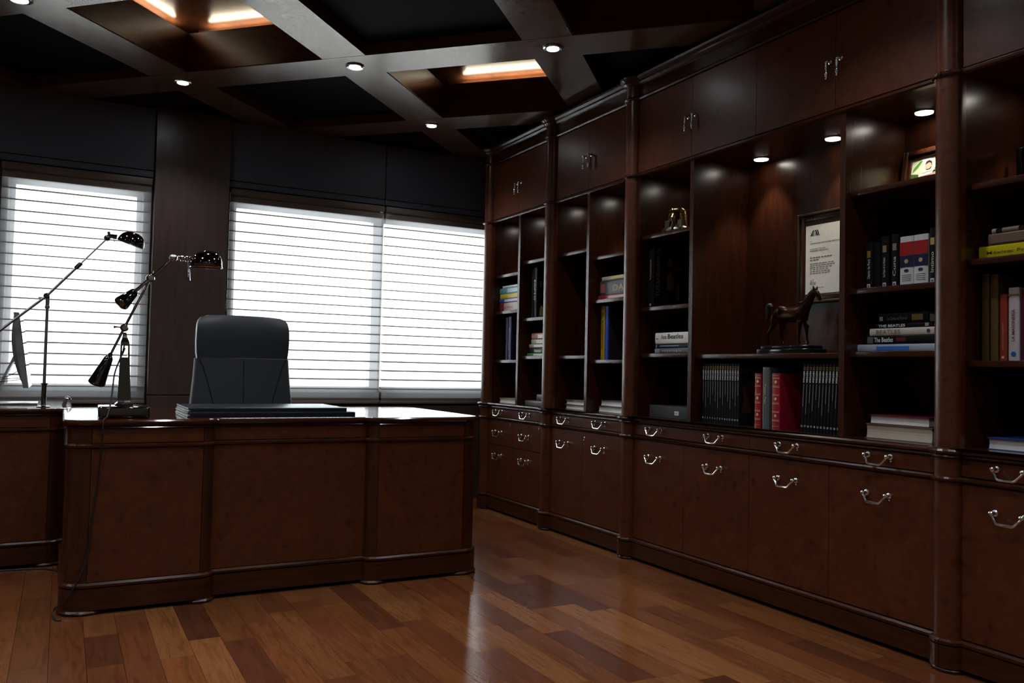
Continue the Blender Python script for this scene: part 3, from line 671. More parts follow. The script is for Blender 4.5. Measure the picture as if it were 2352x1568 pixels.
for k in range(5):
    a = 2*PI*k/5+0.3; ex, ey = 0.86+0.29*math.cos(a), ct_y+0.29*math.sin(a)
    leg = MB().tube([(0.86, ct_y, 0.13), (0.86+0.15*math.cos(a), ct_y+0.15*math.sin(a), 0.115), (ex, ey, 0.085)], [0.026, 0.02, 0.014], 10).build('base_leg', M['dark_chrome'], ct)
    MB().lathe([(0.016, -0.018), (0.027, -0.014), (0.027, 0.014), (0.016, 0.018)], (ex, ey, 0.0275), (-math.sin(a), math.cos(a), 0), 14).build('castor', M['rubber'], leg)
for s in (-1, 1):
    ar = MB().tube([(0.86+s*0.27, 5.12, 0.46), (0.86+s*0.30, 5.11, 0.58), (0.86+s*0.30, 5.05, 0.66), (0.86+s*0.30, 4.90, 0.68), (0.86+s*0.275, 4.80, 0.66)], 0.016, 10).build('armrest', M['leather'], ct)

# ------------------------------------------------------------------ chrome desk lamp with two counterweights
YL = 3.76
lt = thing('desk_lamp', 'chrome balance-arm desk lamp with two cone counterweights on the main desk', 'lamp', (0.228, YL, 0.752))
MB().rbox(0.132, 0.322, YL-0.085, YL+0.085, 0.752, 0.800, 0.008).build('base', M['dark_chrome'], lt)
mb = MB(); mb.lathe([(0.048, 0.0), (0.046, 0.006), (0.034, 0.014), (0.030, 0.024)], (0.227, YL, 0.800), (0, 0, 1), 4, False, (1, 1, 0)); mb.build('column_foot', M['chrome'], lt)
def ring4(cx, z, hx, hy): return [(cx-hx, YL-hy, z), (cx+hx, YL-hy, z), (cx+hx, YL+hy, z), (cx-hx, YL+hy, z)]
col = MB()
col.loft([ring4(0.227, 0.820, 0.0255, 0.022), ring4(0.225, 0.92, 0.021, 0.018), ring4(0.224, 0.998, 0.0185, 0.016)])
for s in (-1, 1): col.loft([ring4(0.224+s*0.0150, 0.998, 0.0036, 0.016), ring4(0.2235+s*0.0140, 1.045, 0.0034, 0.015)])
col.loft([ring4(0.2235, 1.045, 0.0175, 0.015), ring4(0.223, 1.060, 0.0165, 0.014), ring4(0.222, 1.078, 0.010, 0.010), ring4(0.221, 1.092, 0.0075, 0.008), ring4(0.220, 1.100, 0.007, 0.008)])
col.build('column', M['dark_chrome'], lt)
J1 = Vector((0.219, YL, 1.120)); J2 = Vector((0.311, YL, 1.331)); J3 = Vector((0.397, YL, 1.424))
jt = MB().sphere(J1, 0.017, 14).lathe([(0.010, -0.024), (0.014, -0.018), (0.014, 0.018), (0.010, 0.024)], J1, (0, 1, 0), 14).build('lower_joint', M['chrome'], lt)
MB().tube([J1+Vector((-0.005, 0, 0)), J1+Vector((-0.030, 0, 0.002)), J1+Vector((-0.040, 0, 0.0))], [0.003, 0.003, 0.006], 8).build('wing_screw', M['chrome'], jt)
w1t, w1b = Vector((0.168, YL, 1.000)), Vector((0.122, YL, 0.885))
d1 = (J1-w1t).normalized()
MB().tube([w1t, J1, J2], 0.0052, 10).build('lower_arm', M['chrome'], lt)
ax = (w1b-w1t).normalized(); Lw = (w1b-w1t).length
MB().lathe([(0.004, -0.016), (0.009, -0.012), (0.009, -0.004), (0.013, 0.0), (0.017, 0.006), (0.019, 0.02), (0.033, Lw-0.01), (0.033, Lw-0.002), (0.024, Lw+0.004), (0.002, Lw+0.008)], w1t, ax, 22).build('counterweight', M['dark_chrome'], lt)
j2 = MB().sphere(J2, 0.018, 14).lathe([(0.010, -0.024), (0.015, -0.018), (0.015, 0.018), (0.010, 0.024)], J2, (0, 1, 0), 14).build('upper_joint', M['chrome'], lt)
MB().tube([J2+Vector((0.003, 0, 0.01)), J2+Vector((0.007, 0, 0.03)), J2+Vector((0.009, 0, 0.036))], [0.003, 0.003, 0.005], 8).build('wing_screw', M['chrome'], j2)
w2t, w2b = Vector((0.256, YL, 1.274)), Vector((0.200, YL-0.03, 1.214))
MB().tube([w2t, J2, J3], [0.0075, 0.0065, 0.006], 10).build('upper_arm', M['chrome'], lt)
ax = (w2b-w2t).normalized(); Lw = (w2b-w2t).length
MB().lathe([(0.004, -0.014), (0.008, -0.010), (0.010, 0.0), (0.017, 0.006), (0.019, 0.016), (0.031, Lw-0.008), (0.030, Lw-0.001), (0.022, Lw+0.005), (0.002, Lw+0.009)], w2t, ax, 22).build('counterweight', M['dark_chrome'], lt)
hd = MB().sphere(J3, 0.016, 12)
for i, (dx, r) in enumerate(((0.022, 0.009), (0.034, 0.013), (0.044, 0.009), (0.054, 0.014), (0.064, 0.011), (0.076, 0.015), (0.088, 0.013))):
    hd.lathe([(r*0.7, -0.006), (r, -0.003), (r, 0.003), (r*0.7, 0.006)], J3+Vector((dx, 0, 0.001)), (1, 0, 0), 12)
hd.build('lamp_socket', M['chrome'], lt)
# hooded reflector: half-bell opening downward
rings = []
for dx, w, top in ((0.070, 0.016, 0.014), (0.085, 0.026, 0.026), (0.105, 0.038, 0.040), (0.130, 0.045, 0.047), (0.155, 0.046, 0.047), (0.175, 0.041, 0.040), (0.190, 0.030, 0.024), (0.197, 0.014, 0.004)):
    r = []
    for k in range(13):
        a = PI*k/12; r.append((J3.x+dx, YL+w*math.cos(a), J3.z-0.030+(top+0.026)*math.sin(a)))
    rings.append(r)
sh = MB().loft(rings, False, False, False, True)
sh.add([], [])
sho = sh.build('reflector', M['dark_chrome'], lt)
sm = sho.modifiers.new('thickness', 'SOLIDIFY'); sm.thickness = 0.0025
rim = [(J3.x+dx, YL+w, J3.z-0.030) for dx, w in ((0.070, 0.016), (0.105, 0.038), (0.130, 0.045), (0.155, 0.046), (0.175, 0.041), (0.190, 0.030), (0.197, 0.014))]
rim = rim+[(x, 2*YL-y, z) for x, y, z in rim[::-1]]
MB().tube(rim+[rim[0]], 0.0028, 6).build('reflector_rim', M['chrome'], sho)
MB().tube([(J3.x+0.056, YL, J3.z-0.01), (J3.x+0.060, YL, J3.z-0.040), (J3.x+0.062, YL, J3.z-0.045), (J3.x+0.063, YL, J3.z-0.092)], [0.0015, 0.002, 0.005, 0.008], 8).build('pull_switch', M['nickel'], lt)
cord = [(0.223, YL, 1.055), (0.215, YL-0.004, 1.01), (0.223, YL-0.015, 1.035), (0.206, YL-0.02, 0.99), (0.187, YL-0.04, 0.93), (0.180, YL-0.07, 0.86), (0.172, YL-0.10, 0.80), (0.160, 3.610, 0.762),
        (0.148, 3.583, 0.750), (0.146, 3.580, 0.69), (0.144, 3.590, 0.62), (0.137, 3.600, 0.522), (0.121, 3.600, 0.372), (0.112, 3.598, 0.239), (0.096, 3.593, 0.174), (0.064, 3.592, 0.105), (0.035, 3.602, 0.055), (0.010, 3.632, 0.035), (0.000, 3.625, 0.012), (0.012, 3.575, 0.004), (0.03, 3.56, 0.004)]
def smooth_path(pts, n=4):
    P = [Vector(p) for p in pts]; out = []
    for i in range(len(P)-1):
        a, b, c, d = P[max(i-1, 0)], P[i], P[i+1], P[min(i+2, len(P)-1)]
        for k in range(n):
            t = k/n; out.append(0.5*((2*b)+(c-a)*t+(2*a-5*b+4*c-d)*t*t+(3*b-a-3*c+d)*t**3))
    out.append(P[-1]); return out
MB().tube(smooth_path(cord), 0.0032, 6).build('power_cord', M['rubber'], lt)

# ------------------------------------------------------------------ second balance-arm lamp on the credenza
Y2 = 4.64
l2 = thing('desk_lamp', 'slim balance-arm lamp with domed shade on the left credenza', 'lamp', (-0.074, Y2, 0.750))
MB().lathe([(0.030, 0.0), (0.030, 0.004), (0.014, 0.008), (0.0115, 0.012), (0.0115, 0.108), (0.015, 0.111), (0.015, 0.117), (0.008, 0.119)], (-0.074, Y2, 0.750), (0, 0, 1), 16).build('post_socket', M['dark_chrome'], l2)
MB().lathe([(0.0075, 0.11), (0.0070, 0.48), (0.011, 0.482), (0.011, 0.494), (0.009, 0.496), (0.0095, 0.54), (0.004, 0.545)], (-0.075, Y2, 0.750), (0, 0, 1), 14).build('post', M['steel'], l2)
A1, A2, A3 = Vector((-0.30, Y2-0.012, 1.085)), Vector((-0.080, Y2, 1.293)), Vector((0.170, Y2-0.004, 1.592))
MB().tube([A1, A1.lerp(A2, 0.25), A2, A2.lerp(A3, 0.55)], 0.0070, 10).build('lower_arm', M['steel'], l2)
MB().lathe([(0.007, -0.02), (0.0105, -0.017), (0.0105, 0.017), (0.007, 0.02)], A2.lerp(A3, 0.53), (A3-A2), 12).build('collar', M['dark_chrome'], l2)
MB().tube([A2.lerp(A3, 0.5), A3], 0.0042, 8).build('upper_arm', M['steel'], l2)
MB().lathe([(0.009, -0.03), (0.017, -0.026), (0.020, 0.01), (0.017, 0.03), (0.008, 0.035)], A1, (A1-A2), 14).build('counterweight', M['dark_chrome'], l2)
pj = MB().sphere(A2, 0.013, 12).lathe([(0.009, -0.018), (0.014, -0.012), (0.014, 0.012), (0.009, 0.018)], A2, (0, 1, 0), 12).build('pivot_joint', M['dark_chrome'], l2)
MB().tube([A2+Vector((-0.035, 0, -0.010)), A2+Vector((0.004, 0, -0.010))], 0.0035, 8).build('wing_screw', M['steel'], pj)
hj = MB().sphere(A3+Vector((0.006, 0, 0.01)), 0.016, 12).tube([A3, A3+Vector((0.02, 0, 0.03))], 0.010, 10).tube([A3+Vector((0.01, 0, 0.022)), A3+Vector((0.05, 0, 0.018))], [0.010, 0.013], 10)
hj.sphere(A3+Vector((0.012, 0, 0.036)), 0.008, 8).build('head_joint', M['dark_chrome'], l2)
ca = Vector((0.287, Y2-0.004, 1.588)); tilt = Vector((0.30, -0.10, 0.95)).normalized()
prof = [(0.062, -0.010), (0.062, -0.004), (0.0585, 0.014), (0.050, 0.032), (0.036, 0.046), (0.018, 0.053), (0.002, 0.055)]
u = Vector((0.95, 0, -0.30)).normalized(); w_ = tilt.cross(u)
rings = [[ca+tilt*h+u*(r*1.08*math.cos(2*PI*k/24))+w_*(r*math.sin(2*PI*k/24)) for k in range(24)] for r, h in prof]
so = MB().loft(rings, True, False, True, True).build('shade', M['dark_chrome'], l2)
sm = so.modifiers.new('thickness', 'SOLIDIFY'); sm.thickness = 0.002
MB().sphere(ca+tilt*0.012, 0.022, 12).build('bulb', plain((0.5, 0.5, 0.48), 0.3, 0, 0.5, 'frosted_bulb'), l2)
MB().tube([A3+Vector((0.035, 0, 0.01)), A3+Vector((0.04, -0.004, -0.012))], 0.002, 6).build('switch', M['steel'], l2)

# ------------------------------------------------------------------ computer seen edge-on
mt = thing('desktop_computer', 'slim all-in-one computer seen from its side on the credenza', 'computer', (-0.20, 4.96, 0.750))
tl = 0.085                                   # lean: top goes back to -x
def mp(dx, y, z): return (-0.145+dx-(z-0.839)*tl*1.7, y, z)
ya, yb = 4.73, 5.22
mb = MB(); rg = []
zs = [0.839+0.372*i/10 for i in range(11)]
for y, sc in ((ya, 0.25), (ya+0.02, 0.5), (ya+0.12, 0.9), ((ya+yb)/2, 1.0), (yb-0.12, 0.9), (yb-0.02, 0.5), (yb, 0.25)):
    r = [mp(-0.002, y, z) for z in zs]+[mp(-0.020-0.036*sc*math.sin(PI*i/10)**0.8, y, zs[i]) for i in range(10, -1, -1)]
    rg.append(r)
mb.loft(rg, True, True, True, True); mb.build('rear_shell', M['plasticgrey'], mt)
MB().loft([[mp(-0.022, ya-0.002, 0.839), mp(0.0, ya-0.002, 0.839), mp(0.0, ya-0.002, 1.211), mp(-0.022, ya-0.002, 1.211)], [mp(-0.022, yb+0.002, 0.839), mp(0.0, yb+0.002, 0.839), mp(0.0, yb+0.002, 1.211), mp(-0.022, yb+0.002, 1.211)]]).build('bezel', M['plasticgrey'], mt)
MB().loft([[mp(0.0, ya, 0.902), mp(0.003, ya, 0.902), mp(0.003, ya, 1.209), mp(0.0, ya, 1.209)], [mp(0.0, yb, 0.902), mp(0.003, yb, 0.902), mp(0.003, yb, 1.209), mp(0.0, yb, 1.209)]]).build('screen', M['screen'], mt)
MB().loft([[mp(0.0, ya, 0.840), mp(0.003, ya, 0.840), mp(0.003, ya, 0.900), mp(0.0, ya, 0.900)], [mp(0.0, yb, 0.840), mp(0.003, yb, 0.840), mp(0.003, yb, 0.900), mp(0.0, yb, 0.900)]]).build('chin', plain((0.72, 0.72, 0.73), 0.35, 0.2, 0.5, 'light_aluminium'), mt)
MB().loft([[(-0.200, 4.89, 1.02), (-0.200, 5.06, 1.02), (-0.212, 5.06, 1.02), (-0.212, 4.89, 1.02)], [(-0.262, 4.89, 0.86), (-0.262, 5.06, 0.86), (-0.274, 5.06, 0.86), (-0.274, 4.89, 0.86)], [(-0.292, 4.89, 0.758), (-0.292, 5.06, 0.758), (-0.304, 5.06, 0.758), (-0.304, 4.89, 0.758)]]).build('stand_leg', M['alu'], mt)
MB().rbox(-0.32, -0.105, 4.88, 5.07, 0.750, 0.760, 0.003).build('stand_foot', M['alu'], mt)
for i, (a, b) in enumerate((((-0.19, 0.925), (-0.30, 0.885)), ((-0.185, 0.885), (-0.31, 0.875)), ((-0.183, 0.878), (-0.33, 0.862)))):
    MB().tube(smooth_path([(a[0], 4.86, a[1]), ((a[0]+b[0])/2, 4.85, min(a[1], b[1])+0.006), (b[0], 4.84, b[1]), (b[0]-0.1, 4.84, b[1]-0.05), (b[0]-0.14, 4.86, 0.753)]), 0.002, 6).build('cable', M['rubber'], mt)
sv = thing('letter_holder', 'small bright chrome holder on the right end of the credenza', 'holder', (0.028, 4.86, 0.750))
MB().loft([[(0.004, 4.82, 0.750), (0.024, 4.82, 0.750), (0.024, 4.90, 0.750), (0.004, 4.90, 0.750)], [(0.016, 4.82, 0.785), (0.034, 4.82, 0.785), (0.034, 4.90, 0.785), (0.016, 4.90, 0.785)]]).build('upright', M['chrome'], sv)
MB().tube([(0.018, 4.83, 0.785), (0.026, 4.83, 0.794), (0.040, 4.83, 0.786), (0.048, 4.83, 0.776)], 0.004, 8).build('hook', M['chrome'], sv)
fc = MB().tube(smooth_path([(-0.30, 4.515, 0.004), (-0.07, 4.48, 0.004), (0.02, 4.39, 0.004), (0.055, 4.34, 0.004), (0.02, 4.24, 0.004), (0.06, 4.1, 0.004)]), 0.004, 6).build('floor_cable', M['rubber'])
tag(fc, 'black cable lying on the floor between the two desks', 'cable')

# ------------------------------------------------------------------ books
NX, NY_, PZ = (0, -1, 0), (1, 0, 0), (0, 0, 1)
def cover(c, rough=0.35): return plain(c, rough, 0, 0.12 if max(c) < 0.05 else 0.35, 'book_cover')
def book_up(label, y1, y0, z0, z1, x0, depth, col, group=None, rot=None, name='book'):
    t = thing(name, label, 'book', (x0+depth/2, (y0+y1)/2, z0), group, rot)
    m = cover(col); w = min(0.003, (y1-y0)*0.15)
    mb = MB(); ym = (y0+y1)/2; h = (y1-y0)/2
    arcp = [(x0+0.004-0.004*math.cos(a), ym+h*math.sin(a)) for a in [math.radians(-80+160*i/6) for i in range(7)]]
    rg = [(x0+0.007, y0)]+arcp+[(x0+0.007, y1)]
    mb.loft([[(x, y, z0) for x, y in rg], [(x, y, z1) for x, y in rg]])
    mb.box(x0+0.007, x0+depth, y0, y0+w, z0, z1); mb.box(x0+0.007, x0+depth, y1-w, y1, z0, z1)
    mb.build('cover', m, t)
    MB().box(x0+0.0071, x0+depth-0.005, y0+w, y1-w, z0+0.003, z1-0.004).build('page_block', M['pages'], t)
    return t
def book_flat(label, y1, y0, z0, z1, x0, depth, col, spine=True, group=None, name='book', rough=0.35, pages=None):
    t = thing(name, label, 'book', (x0+depth/2, (y0+y1)/2, z0), group)
    m = cover(col, rough); w = min(0.003, (z1-z0)*0.14)
    mb = MB(); zm = (z0+z1)/2; h = (z1-z0)/2
    if spine:
        arcp = [(x0+0.004-0.004*math.cos(a), zm+h*math.sin(a)) for a in [math.radians(-80+160*i/6) for i in range(7)]]
        rg = [(x0+0.007, z0)]+arcp+[(x0+0.007, z1)]
        mb.loft([[(x, y0, z) for x, z in rg], [(x, y1, z) for x, z in rg]])
        mb.box(x0+0.007, x0+depth, y0, y1, z0, z0+w); mb.box(x0+0.007, x0+depth, y0, y1, z1-w, z1)
        mb.build('cover', m, t); MB().box(x0+0.0071, x0+depth-0.005, y0+0.003, y1-0.003, z0+w, z1-w).build('page_block', pages or M['pages'], t)
    else:
        mb.box(x0, x0+depth, y0, y1, z0, z0+w); mb.box(x0, x0+depth, y0, y1, z1-w, z1); mb.box(x0+depth-0.004, x0+depth, y0, y1, z0+w, z1-w)
        mb.build('cover', m, t)
        # concave fore-edge
        rg = [(x0+0.004+0.003*math.cos(a*PI/2), zm+(h-w)*a) for a in (-1, -0.6, -0.2, 0.2, 0.6, 1)]+[(x0+depth-0.0041, z1-w), (x0+depth-0.0041, z0+w)]
        MB().loft([[(x, y0+0.004, z) for x, z in rg], [(x, y1-0.004, z) for x, z in rg]]).build('page_block', pages or M['pages'], t)
    return t
E1 = 0.0006
def patch(t, x0, y1, y0, z0, z1, mat, name='spine_band'): return MB().box(x0-E1, x0+0.002, y0, y1, z0, z1).build(name, mat, t)
def ttl(t, s, L, H, x0, y, z, mat, way='h', name='title'):
    r, u = {'h': (NX, PZ), 'down': ((0, 0, -1), (0, -1, 0)), 'upw': ((0, 0, 1), (0, 1, 0))}[way]
    return text(s, L, H, (x0-0.001, y, z), r, u, mat, t, name)

# unit by the window, left column
G = 'stack of coloured books by the window'
b = book_flat('thick maroon and cream book at the bottom of the coloured stack by the window', 5.243, 4.93, 1.394, 1.456, 2.735, 0.22, (0.20, 0.03, 0.03), True, G)
patch(b, 2.735, 5.175, 4.93, 1.398, 1.452, cover((0.55, 0.42, 0.33)), 'spine_label_or_glint'); ttl(b, 'Frida KAHLO', 0.16, 0.016, 2.734, 5.12, 1.421, cover((0.35, 0.08, 0.10)))
b = book_flat('blue book just above the maroon one in the coloured stack', 5.247, 4.94, 1.456, 1.483, 2.735, 0.22, (0.05, 0.08, 0.34), True, G); patch(b, 2.735, 5.17, 4.94, 1.461, 1.478, cover((0.55, 0.58, 0.72)), 'spine_label_or_glint')  # pale patch is a highlight painted on the blue spine
b = book_flat('yellow book in the middle of the coloured stack by the window', 5.240, 4.93, 1.483, 1.517, 2.735, 0.22, (0.62, 0.46, 0.04), True, G)
b = book_flat('teal book near the top of the coloured stack by the window', 5.246, 4.95, 1.517, 1.559, 2.735, 0.22, (0.10, 0.33, 0.36), True, G); patch(b, 2.735, 5.13, 4.95, 1.526, 1.552, cover((0.45, 0.60, 0.66)), 'spine_label_or_glint')
book_flat('thin white book lying on top of the coloured stack', 5.205, 4.95, 1.559, 1.575, 2.735, 0.20, (0.7, 0.68, 0.62), True, G)
book_up('slim navy upright book left of the tall Florence volume', 5.158, 5.122, 1.051, 1.350, 2.74, 0.23, (0.020, 0.026, 0.075))
b = book_up('navy upright book with the city title FLORENCIA down its spine', 5.118, 5.074, 1.051, 1.354, 2.74, 0.24, (0.022, 0.030, 0.085)); ttl(b, 'FLORENCIA', 0.155, 0.014, 2.74, 5.096, 1.195, cover((0.30, 0.32, 0.38)), 'down')
book_flat('cream book lying alone on the worktop nearest the window', 5.19, 4.93, 0.750, 0.784, 2.72, 0.2, (0.35, 0.28, 0.22), False)
# right column
book_up('slim black upright book left of the Egypt volume', 4.800, 4.773, 1.329, 1.655, 2.74, 0.23, (0.014, 0.014, 0.016))
b = book_up('black upright volume with white EGIPTO on its spine', 4.770, 4.727, 1.329, 1.664, 2.74, 0.25, (0.012, 0.012, 0.013))
ttl(b, 'EGIPTO', 0.135, 0.020, 2.74, 4.752, 1.515, M['white'], 'down'); ttl(b, 'antiguo', 0.07, 0.006, 2.74, 4.736, 1.46, M['greyink'], 'down', 'subtitle')
text('EGIPTO', 0.14, 0.035, (2.835, 4.7264, 1.555), NY_, PZ, M['greyink'], b, 'cover_title')
mb = MB(); mb.add([(2.762, 4.7262, 1.345), (2.800, 4.7262, 1.345), (2.798, 4.7262, 1.385), (2.790, 4.7262, 1.405), (2.778, 4.7262, 1.415), (2.768, 4.7262, 1.395)], [(0, 1, 2, 3, 4, 5)]); mb.build('cover_picture', M['goldprint'], b)
G = 'stack of paperbacks in the second column from the window'
b = book_flat('bright green book at the bottom of the small paperback stack', 4.830, 4.53, 1.077, 1.095, 2.735, 0.2, (0.08, 0.36, 0.06), True, G); patch(b, 2.735, 4.745, 4.53, 1.080, 1.091, cover((0.6, 0.6, 0.55)), 'spine_label_or_glint')
b = book_flat('black paperback with white script above the green book', 4.806, 4.54, 1.095, 1.131, 2.735, 0.2, (0.014, 0.014, 0.014), True, G); ttl(b, 'Asuntos', 0.09, 0.022, 2.735, 4.69, 1.112, M['white'])
b = book_flat('white and brown paperback in the middle of the small stack', 4.803, 4.53, 1.131, 1.155, 2.735, 0.2, (0.40, 0.30, 0.24), True, G); patch(b, 2.735, 4.74, 4.62, 1.135, 1.151, M['white'], 'spine_label_or_glint')
b = book_flat('cream and green paperback second from the top of the small stack', 4.777, 4.54, 1.155, 1.187, 2.735, 0.2, (0.26, 0.29, 0.20), True, G); patch(b, 2.735, 4.71, 4.60, 1.160, 1.183, cover((0.55, 0.52, 0.46)), 'spine_label_or_glint')
b = book_flat('rust red paperback on top of the small stack', 4.775, 4.54, 1.187, 1.228, 2.735, 0.2, (0.30, 0.06, 0.035), True, G); patch(b, 2.735, 4.69, 4.54, 1.193, 1.218, cover((0.62, 0.56, 0.52)), 'spine_label_or_glint')  # the light patch is a painted glint on the red spine
b = book_flat('grey lettered book on the worktop, second column from the window', 4.82, 4.53, 0.750, 0.782, 2.72, 0.22, (0.10, 0.10, 0.105))
ttl(b, 'MANUAL', 0.16, 0.018, 2.72, 4.66, 0.766, M['greyink'])
book_flat('small dark book resting on the grey lettered book', 4.70, 4.53, 0.782, 0.826, 2.74, 0.2, (0.05, 0.05, 0.055))
# second unit
G = 'pale books on the worktop of the second unit'
book_flat('lower pale book on the worktop under the empty tall column', 4.345, 4.06, 0.750, 0.778, 2.74, 0.22, (0.16, 0.16, 0.17), False, G)
book_flat('upper pale book on the worktop under the empty tall column', 4.345, 4.06, 0.778, 0.806, 2.742, 0.22, (0.16, 0.16, 0.17), False, G)
b = book_flat('red book under the thick painter monograph', 4.005, 3.67, 1.398, 1.424, 2.735, 0.24, (0.30, 0.025, 0.035)); patch(b, 2.735, 3.90, 3.67, 1.403, 1.418, cover((0.62, 0.40, 0.42)), 'spine_label_or_glint')
b = book_flat('thick charcoal monograph with large gilt spine letters', 3.985, 3.66, 1.424, 1.508, 2.735, 0.25, (0.055, 0.055, 0.058))
ttl(b, 'DAL\u00cd', 0.155, 0.046, 2.735, 3.775, 1.466, M['goldprint']); patch(b, 2.735, 3.976, 3.935, 1.438, 1.490, cover((0.40, 0.10, 0.08)), 'spine_picture'); patch(b, 2.735, 3.921, 3.917, 1.438, 1.494, M['greyink'], 'spine_line')
b = book_flat('cream book with yellow edge on top of the charcoal monograph', 3.975, 3.67, 1.508, 1.531, 2.74, 0.22, (0.50, 0.44, 0.32)); patch(b, 2.74, 3.88, 3.67, 1.513, 1.528, cover((0.55, 0.38, 0.08)), 'spine_label_or_glint')
b = book_up('tall yellow upright book about the baroque', 3.978, 3.939, 1.051, 1.362, 2.74, 0.25, (0.46, 0.31, 0.010)); ttl(b, 'EL BARROCO', 0.205, 0.018, 2.74, 3.958, 1.22, cover((0.10, 0.07, 0.02)), 'down')
b = book_up('tall cobalt blue upright book beside the yellow one', 3.937, 3.903, 1.051, 1.360, 2.74, 0.25, (0.015, 0.045, 0.42)); MB().box(2.749, 2.985, 3.9022, 3.9032, 1.053, 1.357).build('cover_picture', cover((0.03, 0.03, 0.032)), b)
G = 'white books on the worktop beside the third pilaster'
book_flat('lower white book on the worktop beside the pilaster of the wide unit', 3.990, 3.68, 0.750, 0.786, 2.74, 0.23, (0.06, 0.07, 0.12), False, G, pages=M['paper'])
book_flat('upper white book on the worktop beside the pilaster of the wide unit', 3.975, 3.68, 0.786, 0.820, 2.745, 0.22, (0.05, 0.05, 0.08), False, G, pages=M['paper'])
# wide unit, left column
b = book_up('large black upright book with gold TUTANKHAMUN lettering', 3.533, 3.487, 1.329, 1.676, 2.735, 0.26, (0.009, 0.009, 0.010))
ttl(b, 'TUTANKHAMUN', 0.11, 0.010, 2.735, 3.512, 1.53, M['goldprint'], 'upw')
text('TUTANKHAMUN', 0.255, 0.026, (2.764, 3.4865, 1.515), (0, 0, 1), (-1, 0, 0), plain((0.20, 0.13, 0.045), 0.5, 0, 0.4, 'dim_gold_print'), b, 'cover_title')
mb = MB()
for cx_, cz_, rx_, rz_ in ((2.848, 1.478, 0.024, 0.052), (2.842, 1.575, 0.020, 0.022), (2.895, 1.545, 0.030, 0.010), (2.90, 1.42, 0.012, 0.05)):
    mb.add([(cx_+rx_*math.cos(2*PI*k/18)*(1-0.3*math.sin(2*PI*k/18)), 3.4863, cz_+rz_*math.sin(2*PI*k/18)) for k in range(18)], [tuple(range(18))])
mb.build('cover_picture', plain((0.13, 0.08, 0.025), 0.5, 0, 0.4, 'cover_print'), b)
patch(b, 2.735, 3.517, 3.505, 1.338, 1.350, cover((0.4, 0.4, 0.4)), 'publisher_mark')
b = book_flat('grey book at the bottom of the three-book music stack', 3.470, 3.16, 1.084, 1.111, 2.735, 0.23, (0.085, 0.085, 0.09)); ttl(b, 'a n t o l o g \u00ed a', 0.15, 0.012, 2.735, 3.33, 1.097, cover((0.42, 0.42, 0.42))); patch(b, 2.735, 3.466, 3.43, 1.087, 1.108, cover((0.3, 0.3, 0.3)), 'spine_picture')
b = book_flat('thin navy book in the middle of the three-book music stack', 3.466, 3.17, 1.111, 1.134, 2.738, 0.22, (0.02, 0.026, 0.045)); patch(b, 2.738, 3.43, 3.28, 1.121, 1.125, cover((0.3, 0.32, 0.36)), 'spine_line'); patch(b, 2.738, 3.462, 3.455, 1.114, 1.131, cover((0.25, 0.3, 0.4)), 'publisher_mark')
b = book_flat('thick white book with black los Beatles spine title', 3.466, 3.17, 1.134, 1.192, 2.735, 0.23, (0.80, 0.79, 0.74)); ttl(b, 'los', 0.038, 0.022, 2.735, 3.392, 1.170, M['ink']); ttl(b, 'Beatles', 0.120, 0.024, 2.735, 3.302, 1.171, M['ink'], 'h', 'title_bold'); patch(b, 2.735, 3.458, 3.442, 1.158, 1.163, M['greyink'], 'publisher_mark')
bx = thing('storage_box', 'flat charcoal box with a small white label on the worktop', 'box', (2.86, 3.34, 0.750))
MB().rbox(2.735, 2.98, 3.18, 3.505, 0.750, 0.813, 0.003).build('box_body', plain((0.05, 0.052, 0.055), 0.6, 0, 0.3, 'charcoal_card'), bx)
MB().box(2.7338, 2.7352, 3.268, 3.300, 0.770, 0.790).build('box_label', M['white'], bx); text('E.B.U', 0.022, 0.010, (2.7335, 3.284, 0.780), NX, PZ, M['ink'], bx, 'label_lettering')
gl = thing('glass_globe', 'dark glass globe half hidden by the divider, on the charcoal box', 'ornament', (2.84, 3.225, 0.813))
MB().lathe([(0.030, 0), (0.030, 0.006), (0.018, 0.012)], (2.84, 3.225, 0.813), (0, 0, 1), 18).build('globe_base', M['onyx'], gl); MB().sphere((2.84, 3.225, 0.872), 0.055, 24).build('globe_ball', plain((0.03, 0.018, 0.012), 0.04, 0, 0.7, 'smoked_glass'), gl)

